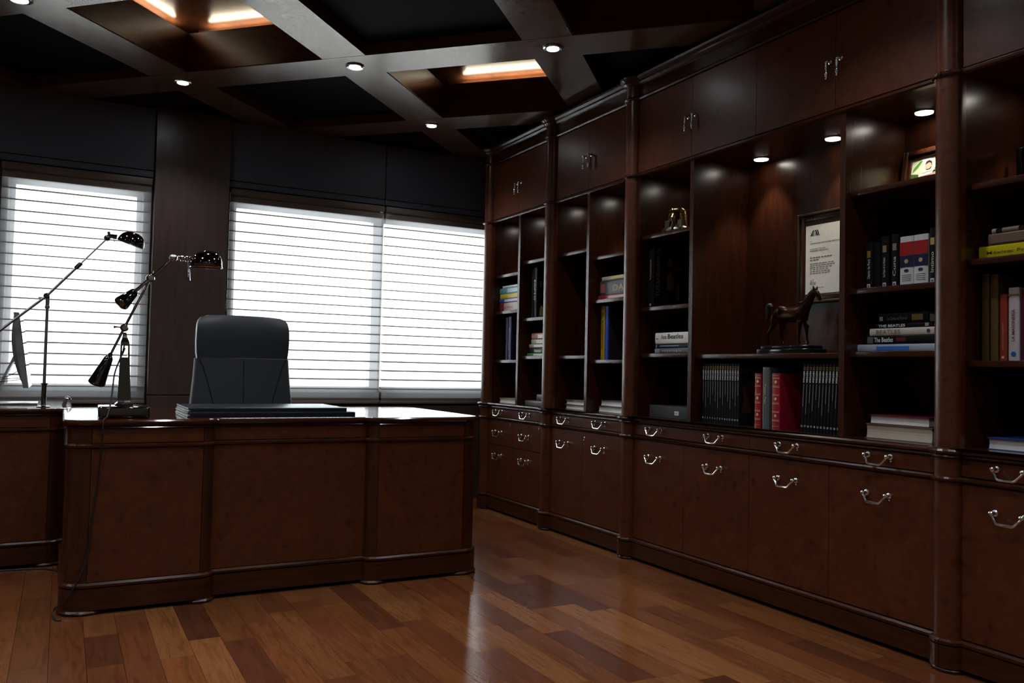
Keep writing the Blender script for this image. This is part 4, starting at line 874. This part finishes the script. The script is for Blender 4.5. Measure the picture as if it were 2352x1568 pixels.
# history volumes: one built, the rest copied
def make_volume(y, z0):
    t = thing('history_volume', 'x', 'book', (2.82, y, z0), 'black numbered history volumes in the niche')
    m = cover((0.010, 0.011, 0.012), 0.3); x0 = 2.72; h = 0.0080; yc = y
    mb = MB(); mb.loft([[(x0+0.004, yc-h, z0), (x0, yc-h*0.6, z0), (x0, yc+h*0.6, z0), (x0+0.004, yc+h, z0)], [(x0+0.004, yc-h, z0+0.282), (x0, yc-h*0.6, z0+0.282), (x0, yc+h*0.6, z0+0.282), (x0+0.004, yc+h, z0+0.282)]])
    mb.box(x0+0.004, x0+0.2, yc-h, yc-h+0.0015, z0, z0+0.282); mb.box(x0+0.004, x0+0.2, yc+h-0.0015, yc+h, z0, z0+0.282); mb.build('cover', m, t)
    MB().box(x0+0.0041, x0+0.195, yc-h+0.0015, yc+h-0.0015, z0+0.003, z0+0.278).build('page_block', M['pages'], t)
    lg = MB()
    for (a, b_, c, d) in ((-0.0045, -0.003, 0.257, 0.270), (0.003, 0.0045, 0.257, 0.270), (-0.0045, 0.0045, 0.2685, 0.270), (-0.0045, 0.0045, 0.257, 0.2585)): lg.box(x0-E1, x0+0.001, yc+a, yc+b_, z0+c, z0+d)
    lg.build('logo_frame', plain((0.42, 0.28, 0.04), 0.5, 0, 0.4, 'dull_gold_print'), t)
    ttl(t, 'HISTORIA', 0.048, 0.0085, x0, yc, z0+0.228, plain((0.70, 0.70, 0.70), 0.6, 0, 0.3, 'white_spine_print'), 'down')
    MB().box(x0-E1*0.5, x0+0.001, yc-0.0012, yc+0.0012, z0+0.12, z0+0.198).build('subtitle_line', cover((0.22, 0.22, 0.22)), t)
    return t
proto = make_volume(0, 0); pk = [c for c in COL.objects if c.parent == proto]
def volume(n, y, z, lean=0.0):
    r = proto.copy(); COL.objects.link(r); r.location = (2.82, y, z); r.rotation_euler = (lean, 0, 0)
    ORD = 'first second third fourth fifth sixth seventh eighth ninth tenth eleventh twelfth thirteenth fourteenth fifteenth'.split()
    r['label'] = ('black history volume, %s from the left in the row before the red books' % ORD[n-1]) if n < 16 else ('black leaning history volume, %s from the left in the row after the red books' % ORD[n-16]); ORG[r.name] = (2.82, 0, 0)
    for c in pk:
        d = c.copy(); COL.objects.link(d); d.parent = r
        if d.name.startswith('subtitle'): k = 0.8+((n*7) % 5)*0.2; d.scale = (1, 1, k); d.location = (0, 0, 0.198*(1-k))
    text(str(n), 0.005 if n < 10 else 0.009, 0.008, (2.72-0.001, 0, 0.024), NX, PZ, plain((0.70, 0.70, 0.72), 0.6, 0, 0.3, 'white_spine_print'), r, 'volume_number')
    return r
for i in range(15):
    v = volume(i+1, 3.071-i*0.0166, 0.750)
hc = v
text('HISTORIA', 0.155, 0.024, (2.805, -0.0085, 0.250), NY_, PZ, plain((0.13, 0.09, 0.07), 0.6, 0, 0.3, 'dull_print'), hc, 'cover_title')
mb = MB(); mb.add([(x, -0.00845, z) for x, z in ((2.735, 0.06), (2.84, 0.05), (2.88, 0.12), (2.84, 0.19), (2.78, 0.21), (2.738, 0.17), (2.75, 0.12))], [tuple(range(7))]); mb.build('cover_picture', plain((0.045, 0.018, 0.012), 0.5, 0, 0.4, 'cover_print'), hc)
for i in range(12): volume(i+16, 2.466-i*0.0166, 0.7506, 0.05)
for c in pk: bpy.data.objects.remove(c)
bpy.data.objects.remove(proto)
def red_volume(label, y1, y0, z1):
    b = book_up(label, y1, y0, 0.750, z1, 2.715, 0.2, (0.30, 0.010, 0.030), 'red gilt volumes in the niche')
    ym = (y0+y1)/2; w = (y1-y0)*0.42
    for k in range(6): patch(b, 2.715, ym+w, ym-w, 0.785+k*0.0365, 0.7875+k*0.0365, M['goldprint']); patch(b, 2.715, ym+w, ym-w, 0.790+k*0.0365, 0.7915+k*0.0365, M['goldprint'])
    for k in range(3): MB().lathe([(0.001, 0), (0.0065, 0), (0.0065, 0.001), (0.001, 0.001)], (2.7142, ym, 0.808+k*0.073), (1, 0, 0), 14).build('gilt_medallion', plain((0.62, 0.50, 0.30), 0.5, 0.2, 0.4, 'gilt'), b)
    patch(b, 2.715, ym+w, ym-w, 0.762, 0.7635, M['goldprint']); patch(b, 2.715, ym+w, ym-w, z1-0.010, z1-0.0085, M['goldprint'])
red_volume('slimmer red gilt-banded volume left of the grey book', 2.731, 2.693, 0.990)
b = book_up('tall grey book standing between the two red volumes', 2.681, 2.641, 0.750, 1.018, 2.712, 0.2, (0.085, 0.10, 0.10)); ttl(b, 'Peter Pan', 0.085, 0.012, 2.712, 2.663, 0.90, M['goldprint'], 'down'); patch(b, 2.712, 2.676, 2.674, 0.775, 1.005, cover((0.35, 0.33, 0.27)), 'spine_line'); patch(b, 2.712, 2.668, 2.654, 0.768, 0.785, cover((0.04, 0.14, 0.19)), 'publisher_mark')
red_volume('thicker red gilt-banded volume right of the grey book', 2.629, 2.583, 0.992)
# right column of the wide unit
def blackup(label, y1, y0, z1, tick=True, pic=None, script=None):
    b = book_up(label, y1, y0, 1.326, z1, 2.755, 0.2, (0.010, 0.010, 0.011)); ym = (y0+y1)/2
    if tick: patch(b, 2.755, ym+0.007, ym-0.007, 1.330, 1.346, M['white'], 'publisher_mark'); patch(b, 2.7545, ym+0.004, ym-0.004, 1.334, 1.342, cover((0.12, 0.05, 0.12)), 'publisher_letter')
    if pic: patch(b, 2.755, ym+0.008, ym-0.008, z1-0.062, z1-0.036, cover(pic), 'spine_picture')
    if script: ttl(b, script, 0.075, 0.013, 2.755, ym, 1.405, cover((0.5, 0.5, 0.46)), 'upw')
blackup('leftmost black book with a white foot label beside the framed diploma', 2.186, 2.155, 1.512, True, (0.22, 0.16, 0.03), 'Diario de Per\u00fa')
blackup('thin plain black book, second on the shelf under the photograph', 2.150, 2.122, 1.505, False)
blackup('black book with a two-line white script title and foot label', 2.118, 2.083, 1.525, True, (0.3, 0.2, 0.14), 'Los Papas de La Habana')
blackup('black book with a foot label next to the red and blue pair', 2.072, 2.042, 1.528, True, (0.25, 0.2, 0.17), 'Cuna')
for i, (y1, y0) in enumerate(((2.033, 1.9755), (1.9745, 1.917))):
    b = book_up(('left' if i == 0 else 'right')+' of the two white books with red and navy spine bands', y1, y0, 1.326, 1.512, 2.752, 0.2, (0.58, 0.60, 0.60), 'white books with red and navy bands')
    patch(b, 2.752, y1-0.001, y0+0.001, 1.440, 1.490, cover((0.34, 0.012, 0.015)), 'red_band'); patch(b, 2.752, y1-0.001, y0+0.001, 1.396, 1.439, cover((0.012, 0.014, 0.05)), 'navy_band')
    ym = (y0+y1)/2; MB().lathe([(0.001, 0), (0.008, 0), (0.008, 0.001), (0.001, 0.001)], (2.7507, ym, 1.418), (1, 0, 0), 14).build('gilt_crest', M['goldprint'], b)
    mb = MB().lathe([(0.001, 0), (0.006, 0), (0.006, 0.001), (0.001, 0.001)], (0, 0, 0), (1, 0, 0), 14); mb.v = [(x+2.7507, y*1.6+ym, z+1.383) for x, y, z in mb.v]; mb.build('oval_mark', cover((0.04, 0.03, 0.06)), b)
    for k in range(4): patch(b, 2.7518, ym+0.018, ym-0.018, 1.345+k*0.007, 1.3465+k*0.007, M['greyink'], 'small_print')
blackup('black book with a gold picture, right of the red and navy pair', 1.914, 1.889, 1.530, True, (0.40, 0.33, 0.10), 'Intimo')
blackup('dark book at the right end, half behind the near pilaster', 1.886, 1.850, 1.522, False)
G = 'stack of music books under the black books'
b = book_flat('wide pale blue book at the bottom of the five-book music stack', 2.216, 1.86, 1.082, 1.110, 2.75, 0.25, (0.36, 0.42, 0.50), True, G, rough=0.2); patch(b, 2.75, 2.13, 1.99, 1.088, 1.102, cover((0.05, 0.16, 0.55)), 'spine_print')
b = book_flat('black book with the spine title The Beatles above the pale blue one', 2.177, 1.86, 1.110, 1.143, 2.752, 0.24, (0.009, 0.009, 0.010), True, G); ttl(b, 'The Beatles', 0.082, 0.018, 2.752, 2.100, 1.127, M['white']); patch(b, 2.752, 2.172, 2.147, 1.114, 1.139, cover((0.10, 0.11, 0.11)), 'spine_picture'); patch(b, 2.752, 2.045, 2.005, 1.120, 1.134, cover((0.10, 0.01, 0.015)), 'spine_print')
b = book_flat('white book with outlined BEATLES title in the middle of the stack', 2.164, 1.892, 1.143, 1.171, 2.754, 0.22, (0.52, 0.50, 0.46), True, G); ttl(b, 'BEATLES', 0.105, 0.016, 2.754, 2.082, 1.157, cover((0.25, 0.2, 0.19))); MB().lathe([(0.001, 0), (0.007, 0), (0.007, 0.001), (0.001, 0.001)], (2.7527, 1.915, 1.157), (1, 0, 0), 12).build('round_mark', cover((0.05, 0.04, 0.12)), b)
b = book_flat('thin black book with spaced white THE BEATLES title', 2.140, 1.90, 1.171, 1.189, 2.756, 0.22, (0.009, 0.009, 0.010), True, G); ttl(b, 'THE BEATLES', 0.115, 0.010, 2.756, 2.068, 1.180, M['white']); patch(b, 2.756, 1.93, 1.915, 1.174, 1.186, cover((0.3, 0.3, 0.3)), 'publisher_mark')
b = book_flat('black book with faint script on top of the music stack', 2.129, 1.918, 1.189, 1.228, 2.758, 0.2, (0.009, 0.009, 0.010), True, G); ttl(b, 'La Cabeza de Plasencia', 0.085, 0.012, 2.758, 2.045, 1.208, cover((0.15, 0.15, 0.15))); patch(b, 2.758, 2.122, 2.108, 1.200, 1.216, cover((0.4, 0.36, 0.36)), 'publisher_mark'); patch(b, 2.758, 1.985, 1.94, 1.198, 1.220, cover((0.20, 0.15, 0.04)), 'spine_picture')
book_flat('thick cream-paged book lying on the worktop by the near pilaster', 2.166, 1.885, 0.750, 0.806, 2.735, 0.22, (0.16, 0.13, 0.11), False, pages=plain((0.50, 0.45, 0.37), 0.85, 0, 0.2, 'cream_pages'))
book_flat('burgundy book with white pages on top of the thick cream one', 2.151, 1.900, 0.806, 0.841, 2.738, 0.2, (0.14, 0.012, 0.03), False, pages=plain((0.56, 0.55, 0.54), 0.85, 0, 0.2, 'white_pages'))
# unit at the right edge
b = book_flat('bright yellow book about photography at the right edge', 1.725, 1.40, 1.391, 1.437, 2.75, 0.26, (0.52, 0.47, 0.010), True, rough=0.15); ttl(b, 'M\u00e9xico: Fotograf\u00eda', 0.22, 0.014, 2.75, 1.588, 1.412, cover((0.14, 0.12, 0.02)))
b = book_flat('brown patterned book on top of the yellow photography book', 1.694, 1.42, 1.437, 1.477, 2.752, 0.24, (0.13, 0.085, 0.065)); patch(b, 2.752, 1.685, 1.43, 1.444, 1.470, cover((0.17, 0.115, 0.085)), 'spine_label_or_glint')
pn = thing('case_tube', 'slim banded beige and black case on the brown book', 'case', (2.80, 1.56, 1.477))
MB().tube([(2.775, 1.690, 1.4875), (2.775, 1.676, 1.4875)], 0.0105, 12).build('end_cap', plain((0.42, 0.36, 0.26), 0.25, 0.3, 0.5, 'beige_lacquer'), pn); MB().tube([(2.775, 1.676, 1.4875), (2.775, 1.655, 1.4875)], 0.0095, 12).build('dark_band', M['onyx'], pn)
MB().tube([(2.775, 1.655, 1.4875), (2.775, 1.600, 1.4875)], 0.0105, 12).build('barrel', plain((0.25, 0.19, 0.15), 0.25, 0.3, 0.5, 'taupe_lacquer'), pn); MB().tube([(2.775, 1.600, 1.4875), (2.775, 1.48, 1.4875)], 0.0100, 12).build('cap', M['onyx'], pn)
book_up('dark brown upright book nearest the pilaster, right-hand unit', 1.722, 1.697, 1.047, 1.345, 2.76, 0.2, (0.075, 0.045, 0.018))
book_up('olive brown upright book left of the red one, right-hand unit', 1.690, 1.664, 1.047, 1.340, 2.757, 0.2, (0.095, 0.060, 0.018))
b = book_up('brick red upright book beside the white paperback', 1.658, 1.634, 1.047, 1.270, 2.757, 0.18, (0.24, 0.035, 0.020)); ttl(b, 'cuentos completos', 0.09, 0.008, 2.757, 1.646, 1.13, cover((0.5, 0.2, 0.15)), 'upw'); patch(b, 2.757, 1.650, 1.642, 1.055, 1.063, cover((0.6, 0.4, 0.35)), 'publisher_mark')
b = book_up('white upright paperback with blue round mark at the right edge', 1.629, 1.594, 1.047, 1.290, 2.757, 0.18, (0.46, 0.44, 0.47)); ttl(b, 'LA MASONER\u00cdA', 0.105, 0.013, 2.757, 1.613, 1.165, cover((0.28, 0.04, 0.09)), 'upw'); MB().lathe([(0.001, 0), (0.008, 0), (0.008, 0.001), (0.001, 0.001)], (2.7557, 1.611, 1.070), (1, 0, 0), 14).build('round_mark', cover((0.03, 0.10, 0.34)), b); patch(b, 2.757, 1.628, 1.595, 1.262, 1.268, cover((0.26, 0.17, 0.07)), 'spine_band')
book_up('dark plum upright book just right of the white paperback', 1.590, 1.555, 1.047, 1.285, 2.76, 0.18, (0.07, 0.012, 0.025))
b = book_flat('blue-covered book with white pages on the worktop at the right edge', 1.692, 1.40, 0.750, 0.790, 2.745, 0.24, (0.02, 0.06, 0.24), False, pages=plain((0.56, 0.55, 0.52), 0.85, 0, 0.2, 'white_pages'))

# ------------------------------------------------------------------ pictures
def frame(t, x, y1, y0, z0, z1, w, d, mat, name='frame_bar'):
    for a, b_, c, e in ((y1-w, y1, z0, z1), (y0, y0+w, z0, z1), (y0+w, y1-w, z1-w, z1), (y0+w, y1-w, z0, z0+w)):
        MB().rbox(x-d, x, a, b_, c, e, 0.003).build(name, mat, t)
dp = thing('framed_diploma', 'framed diploma on the back panel of the niche behind the horse', 'picture', (3.02, 2.59, 1.33))
frame(dp, 3.029, 2.762, 2.418, 1.318, 1.735, 0.012, 0.024, plain((0.05, 0.03, 0.012), 0.4, 0.3, 0.5, 'antique_gilt'), 'gilt_edge')
frame(dp, 3.029, 2.750, 2.430, 1.330, 1.723, 0.026, 0.018, M['mahogany'])
B(3.015, 3.018, 2.456, 2.724, 1.356, 1.697).build('mat_board', M['mahogany'], dp)
B(3.0135, 3.0150, 2.462, 2.717, 1.360, 1.676).build('diploma_sheet', plain((0.85, 0.84, 0.77), 0.7, 0, 0.3, 'diploma_paper'), dp)
def dtext(s, y, z, L, H, m=M['ink']): text(s, L, H, (3.0130, y-L/2, z), NX, PZ, m, dp, 'lettering')
yl = 2.691
em = MB(); xe = 3.0130
def quad(*p): em.add([(xe, yl-a, 1.627+b_) for a, b_ in p], [tuple(range(len(p)))])
quad((0, 0), (0.008, 0), (0.022, 0.026), (0.016, 0.026)); quad((0.011, 0), (0.017, 0), (0.017, 0.014), (0.011, 0.004)); quad((0.020, 0), (0.023, 0), (0.023, 0.026), (0.020, 0.022)); quad((0.026, 0.026), (0.034, 0.026), (0.046, 0), (0.038, 0)); quad((0.037, 0.026), (0.044, 0.026), (0.054, 0.0), (0.048, 0.0)); quad((0.030, 0), (0.034, 0), (0.034, 0.012), (0.030, 0.016))
em.build('emblem', M['ink'], dp)
dtext('LA', yl, 1.602, 0.010, 0.005); dtext('UNIVERSIDAD AUTONOMA METROPOLITANA', yl, 1.592, 0.205, 0.006); dtext('OTORGA EL TITULO DE', yl, 1.566, 0.085, 0.005); dtext('INGENIERO INDUSTRIAL', yl, 1.557, 0.105, 0.006)
dtext('A', yl, 1.533, 0.004, 0.005)
for z, L, h in ((1.524, 0.128, .0045), (1.513, 0.052, .0045), (1.497, 0.137, .003), (1.488, 0.145, .003), (1.479, 0.126, .003), (1.470, 0.106, .003), (1.461, 0.115, .003), (1.452, 0.118, .003), (1.404, 0.035, .0015), (1.411, 0.03, .0015), (1.387, 0.082, .0015)):
    n = max(3, int(L/0.016)); 
    mbx = MB(); y = yl
    for k in range(n):
        wd = L/n*(0.62+0.3*((k*37+int(z*1e4)) % 7)/7); mbx.box(3.0129, 3.0136, y-wd, y, z, z+h); y -= L/n
    mbx.build('small_print', M['greyink'], dp)
MB().tube(smooth_path([(3.0130, 2.690, 1.408), (3.0130, 2.684, 1.425), (3.0130, 2.680, 1.404), (3.0130, 2.673, 1.428), (3.0130, 2.668, 1.402), (3.0130, 2.660, 1.415), (3.0130, 2.655, 1.408)]), 0.0006, 4).build('signature', M['greyink'], dp)

pf = thing('photo_frame', 'dark wooden photo frame with a bright snapshot of two children', 'picture', (2.99, 2.06, 1.711), None, (0, math.radians(10), 0))
px = 2.975; ORG[pf.name] = (2.99, 1.997, 1.700)
frame(pf, px+0.012, 2.137, 1.835, 1.711, 1.892, 0.022, 0.022, M['mahogany'], 'outer_bar'); frame(pf, px+0.012, 2.115, 1.857, 1.733, 1.870, 0.014, 0.013, M['mahogany'], 'inner_bar')
B(px+0.006, px+0.012, 1.871, 2.101, 1.733, 1.856).build('backing', M['rubber'], pf)
def pp(name, pts, col, k):
    mb = MB(); mb.add([(px+0.0055-k*0.0004, y, z) for y, z in pts], [tuple(range(len(pts)))]); mb.build(name, plain(col, 0.25, 0, 0.4, 'photo_print'), pf)
def disc(cy, cz, ry, rz, n=14): return [(cy-ry*math.cos(2*PI*i/n), cz+rz*math.sin(2*PI*i/n)) for i in range(n)]
pp('photo_ground', [(2.101, 1.747), (1.871, 1.747), (1.871, 1.856), (2.101, 1.856)], (0.55, 0.62, 0.42), 0)
pp('photo_leaf', [(2.096, 1.80), (2.075, 1.815), (2.052, 1.845), (2.066, 1.845), (2.09, 1.82)], (0.08, 0.26, 0.05), 1)
pp('photo_leaf', [(2.101, 1.747), (2.06, 1.747), (2.068, 1.790), (2.101, 1.796)], (0.06, 0.12, 0.04), 1)
pp('photo_leaf', [(2.00, 1.80), (1.871, 1.80), (1.871, 1.848), (1.95, 1.848), (1.985, 1.83)], (0.10, 0.14, 0.08), 1)
pp('photo_sky', [(2.060, 1.856), (2.020, 1.856), (2.012, 1.834), (2.045, 1.825)], (0.75, 0.74, 0.62), 2)
pp('photo_shirt', [(2.058, 1.747), (2.062, 1.780), (2.046, 1.800), (2.012, 1.802), (1.998, 1.785), (2.0, 1.747)], (0.80, 0.78, 0.76), 3)
pp('photo_stripe', [(2.061, 1.776), (2.0, 1.780), (2.0, 1.784), (2.061, 1.780)], (0.55, 0.22, 0.12), 4); pp('photo_stripe', [(2.055, 1.789), (2.003, 1.793), (2.003, 1.796), (2.053, 1.792)], (0.25, 0.42, 0.22), 4)
pp('photo_face', disc(2.026, 1.820, 0.014, 0.016), (0.62, 0.36, 0.24), 5); pp('photo_hair', [(2.041, 1.824), (2.036, 1.838), (2.024, 1.842), (2.012, 1.834), (2.011, 1.826), (2.024, 1.832)], (0.03, 0.02, 0.02), 6)
pp('photo_shirt', [(2.012, 1.747), (2.008, 1.766), (1.975, 1.768), (1.965, 1.747)], (0.75, 0.62, 0.62), 5); pp('photo_face', disc(1.992, 1.780, 0.013, 0.014), (0.62, 0.34, 0.24), 7); pp('photo_hair', [(2.006, 1.784), (2.0, 1.795), (1.988, 1.797), (1.979, 1.788), (1.992, 1.790)], (0.02, 0.015, 0.015), 8)
pp('photo_jacket', [(1.975, 1.747), (1.978, 1.79), (1.955, 1.81), (1.871, 1.80), (1.871, 1.747)], (0.02, 0.025, 0.06), 4)
MB().rbox(px+0.03, px+0.036, 1.96, 2.02, 1.711, 1.83, 0.002).build('easel_leg', M['rubber'], pf)
p2 = thing('photo_frame', 'black picture frame on the top shelf at the right edge', 'picture', (2.93, 1.58, 1.648))
frame(p2, 2.94, 1.70, 1.46, 1.648, 1.80, 0.02, 0.016, M['rubber']); B(2.934, 2.938, 1.48, 1.68, 1.668, 1.78).build('photo_print', plain((0.10, 0.11, 0.11), 0.2, 0, 0.5, 'dark_photo'), p2)

# ------------------------------------------------------------------ bronze horse
ht = thing('horse_statue', 'bronze standing horse statuette on a black plinth in the niche', 'statue', (2.85, 2.65, 1.077))
MB().rbox(2.795, 2.905, 2.498, 2.802, 1.077, 1.102, 0.004).build('plinth', M['onyx'], ht)
MB().rbox(2.805, 2.895, 2.510, 2.790, 1.102, 1.117, 0.005).build('plinth_step', M['onyx'], ht)
def skin(name, V, Ed, mat, parent, root=0, sub=2):
    me = bpy.data.meshes.new(name); o_ = Vector(ORG[parent.name])
    me.from_pydata([Vector(v[:3])-o_ for v in V], Ed, []); ob = bpy.data.objects.new(name, me); COL.objects.link(ob)
    md = ob.modifiers.new('skin', 'SKIN'); md.use_smooth_shade = True
    for i, v in enumerate(V):
        sv_ = me.skin_vertices[0].data[i]; sv_.radius = (v[3], v[4] if len(v) > 4 else v[3]); sv_.use_root = (i == root)
    sb = ob.modifiers.new('subdivision', 'SUBSURF'); sb.levels = sub; sb.render_levels = sub
    m2 = bake(ob); COL.objects.unlink(ob); bpy.data.objects.remove(ob)
    for p in m2.polygons: p.use_smooth = True
    m2.materials.clear(); m2.materials.append(mat)
    ob = bpy.data.objects.new(name, m2); COL.objects.link(ob); ob.parent = parent; ORG[ob.name] = ORG[parent.name]; return ob
XH = 2.85
V = [(XH, 2.665, 1.256, .032, .036), (XH, 2.715, 1.262, .034, .038), (XH, 2.745, 1.268, .027, .030), (XH, 2.615, 1.254, .033, .040), (XH, 2.585, 1.262, .027, .036),
     (XH, 2.562, 1.292, .017, .026), (XH, 2.540, 1.322, .012, .019), (XH, 2.522, 1.345, .011, .014), (XH, 2.508, 1.346, .011, .013), (XH, 2.496, 1.326, .008, .011), (XH, 2.487, 1.309, .007, .008)]
Ed = [(0, 1), (1, 2), (0, 3), (3, 4), (4, 5), (5, 6), (6, 7), (7, 8), (8, 9), (9, 10)]
def leg(root_, pts):
    k = root_
    for p in pts: V.append(p); Ed.append((k, len(V)-1)); k = len(V)-1
leg(1, [(XH-.014, 2.735, 1.232, .020), (XH-.016, 2.737, 1.208, .013), (XH-.016, 2.762, 1.182, .0085), (XH-.016, 2.772, 1.172, .0075), (XH-.016, 2.770, 1.146, .0050), (XH-.016, 2.771, 1.130, .0058), (XH-.016, 2.766, 1.121, .0068)])
leg(1, [(XH+.014, 2.715, 1.230, .020), (XH+.016, 2.708, 1.206, .013), (XH+.016, 2.720, 1.182, .0085), (XH+.016, 2.722, 1.172, .0075), (XH+.016, 2.714, 1.146, .0050), (XH+.016, 2.708, 1.130, .0058), (XH+.016, 2.702, 1.121, .0068)])
leg(3, [(XH-.014, 2.592, 1.226, .016), (XH-.015, 2.588, 1.202, .0105), (XH-.015, 2.590, 1.174, .0072), (XH-.015, 2.591, 1.150, .0052), (XH-.015, 2.590, 1.130, .0056), (XH-.015, 2.585, 1.121, .0066)])
leg(3, [(XH+.014, 2.586, 1.226, .016), (XH+.015, 2.576, 1.202, .0105), (XH+.015, 2.574, 1.174, .0072), (XH+.015, 2.573, 1.150, .0052), (XH+.015, 2.570, 1.130, .0056), (XH+.015, 2.564, 1.121, .0066)])
hb_ = skin('body', V, Ed, M['bronze'], ht)
for s in (-1, 1): MB().lathe([(0.0045, 0), (0.005, 0.006), (0.0035, 0.014), (0.0008, 0.020)], (XH+s*0.008, 2.515, 1.354), (s*0.25, 0.05, 1), 8).build('ear', M['darkbronze'], ht)
skin('tail', [(XH, 2.762, 1.288, .008), (XH, 2.772, 1.306, .012), (XH, 2.785, 1.305, .014), (XH, 2.788, 1.280, .013), (XH, 2.786, 1.255, .009), (XH, 2.795, 1.235, .006), (XH, 2.802, 1.222, .003)], [(i, i+1) for i in range(6)], M['darkbronze'], ht)
skin('mane', [(XH, 2.512, 1.360, .006), (XH, 2.530, 1.352, .007, .010), (XH, 2.548, 1.334, .008, .012), (XH, 2.566, 1.314, .008, .012), (XH, 2.582, 1.298, .006, .008)], [(i, i+1) for i in range(4)], M['darkbronze'], ht)
for s in (-1, 1): MB().sphere((XH+s*0.0095, 2.503, 1.343), 0.0022, 8).build('eye', M['onyx'], ht)

# ------------------------------------------------------------------ gilt pharaoh bust (faces -x)
bt = thing('pharaoh_bust', 'small gilt pharaoh bust with striped headcloth on the upper shelf', 'statue', (2.80, 3.392, 1.711), None, (0, 0, math.radians(24)))
cx, cy, z0 = 2.80, 3.392, 1.711
def ell(rx, ry, z, dx=0, n=32): return [(cx+dx+rx*math.cos(2*PI*i/n), cy+ry*math.sin(2*PI*i/n), z) for i in range(n)]
silver = plain((0.20, 0.18, 0.15), 0.28, 0.9, 0.5, 'dull_silver_gilt')
MB().loft([ell(.040, .080, z0), ell(.042, .082, z0+.010), ell(.040, .078, z0+.024), ell(.033, .062, z0+.036), ell(.024, .034, z0+.046), ell(.018, .018, z0+.060)], True, True, True, True).build('shoulders', silver, bt)
MB().loft([ell(.014, .014, z0+.050, -.010), ell(.020, .018, z0+.060, -.014), ell(.025, .023, z0+.072, -.015), ell(.027, .026, z0+.088, -.013), ell(.026, .026, z0+.104, -.010), ell(.018, .020, z0+.116, -.006)], True, True, True, True).build('face', M['gold'], bt)
rg = []; NR = 30
for i in range(NR+1):
    t = i/NR; z = z0+.034+.112*t
    w = .058*(1-0.16*t) if t < 0.55 else .0529*math.sqrt(max(0.02, 1-((t-0.55)/0.452)**2.4))
    d = .022+.012*math.sin(PI*min(t*1.1, 1)) if t < 0.8 else .034*math.sqrt(max(0.02, 1-((t-0.8)/0.202)**2))
    rip = 0.0011 if (i//1) % 2 else -0.0006
    rg.append([(cx+.014+(d+rip)*(abs(math.cos(a))**0.8)*(1 if math.cos(a) > 0 else -0.75), cy+(w+rip)*(abs(math.sin(a))**0.9)*(1 if math.sin(a) > 0 else -1), z) for a in [2*PI*j/40 for j in range(40)]])
MB().loft(rg, True, True, True, True).build('headcloth', M['gold'], bt)
MB().loft([[(cx-.020+.006*abs(s_), cy+s_*.034, z0+.108+.006*(1-s_*s_)) for s_ in [k/6-1 for k in range(13)]], [(cx-.031+.012*abs(s_), cy+s_*.036, z0+.110+.007*(1-s_*s_)) for s_ in [k/6-1 for k in range(13)]], [(cx-.024+.010*abs(s_), cy+s_*.035, z0+.119+.008*(1-s_*s_)) for s_ in [k/6-1 for k in range(13)]]], False, False, False, True).build('brow_band', M['gold'], bt)
dkg = plain((0.10, 0.082, 0.055), 0.32, 0.9, 0.5, 'dark_gilt')
for s_ in (-1, 1):
    lp = MB()
    for k in range(11): lp.rbox(cx-.038+.0012*k, cx-.012+.0008*k, cy+s_*.035-.013, cy+s_*.035+.013, z0+.008+k*.0058, z0+.008+k*.0058+.0050, .0012)
    lp.build('lappet', dkg, bt)
    MB().sphere((cx-.0375, cy+s_*.0105, z0+.094), .0040, 10, (0.5, 1.3, 0.6)).build('eye', M['onyx'], bt); MB().tube([(cx-.0395, cy+s_*.004, z0+.0985), (cx-.0385, cy+s_*.011, z0+.1005), (cx-.033, cy+s_*.019, z0+.097)], .0011, 6).build('brow', M['onyx'], bt)
    MB().sphere((cx-.012, cy+s_*.028, z0+.088), .007, 10, (0.5, 0.5, 1.2)).build('ear', M['gold'], bt)
MB().loft([[(cx-.0385, cy-.0018, z0+.098), (cx-.0385, cy+.0018, z0+.098), (cx-.030, cy, z0+.098)], [(cx-.0455, cy-.0042, z0+.083), (cx-.0455, cy+.0042, z0+.083), (cx-.030, cy, z0+.083)], [(cx-.039, cy-.003, z0+.081), (cx-.039, cy+.003, z0+.081), (cx-.030, cy, z0+.081)]]).build('nose', M['gold'], bt)
MB().tube([(cx-.0385, cy-.008, z0+.0745), (cx-.0405, cy, z0+.0750), (cx-.0385, cy+.008, z0+.0745)], [.001, .0024, .001], 6).build('mouth', M['gold'], bt)
MB().tube([(cx-.034, cy, z0+.062), (cx-.040, cy, z0+.040), (cx-.044, cy, z0+.016)], [.0045, .005, .007], 10).build('beard', dkg, bt)
MB().tube([(cx-.030, cy, z0+.116), (cx-.038, cy, z0+.122), (cx-.035, cy, z0+.130), (cx-.040, cy, z0+.136)], [.003, .004, .0035, .002], 8).build('cobra_crest', M['gold'], bt)
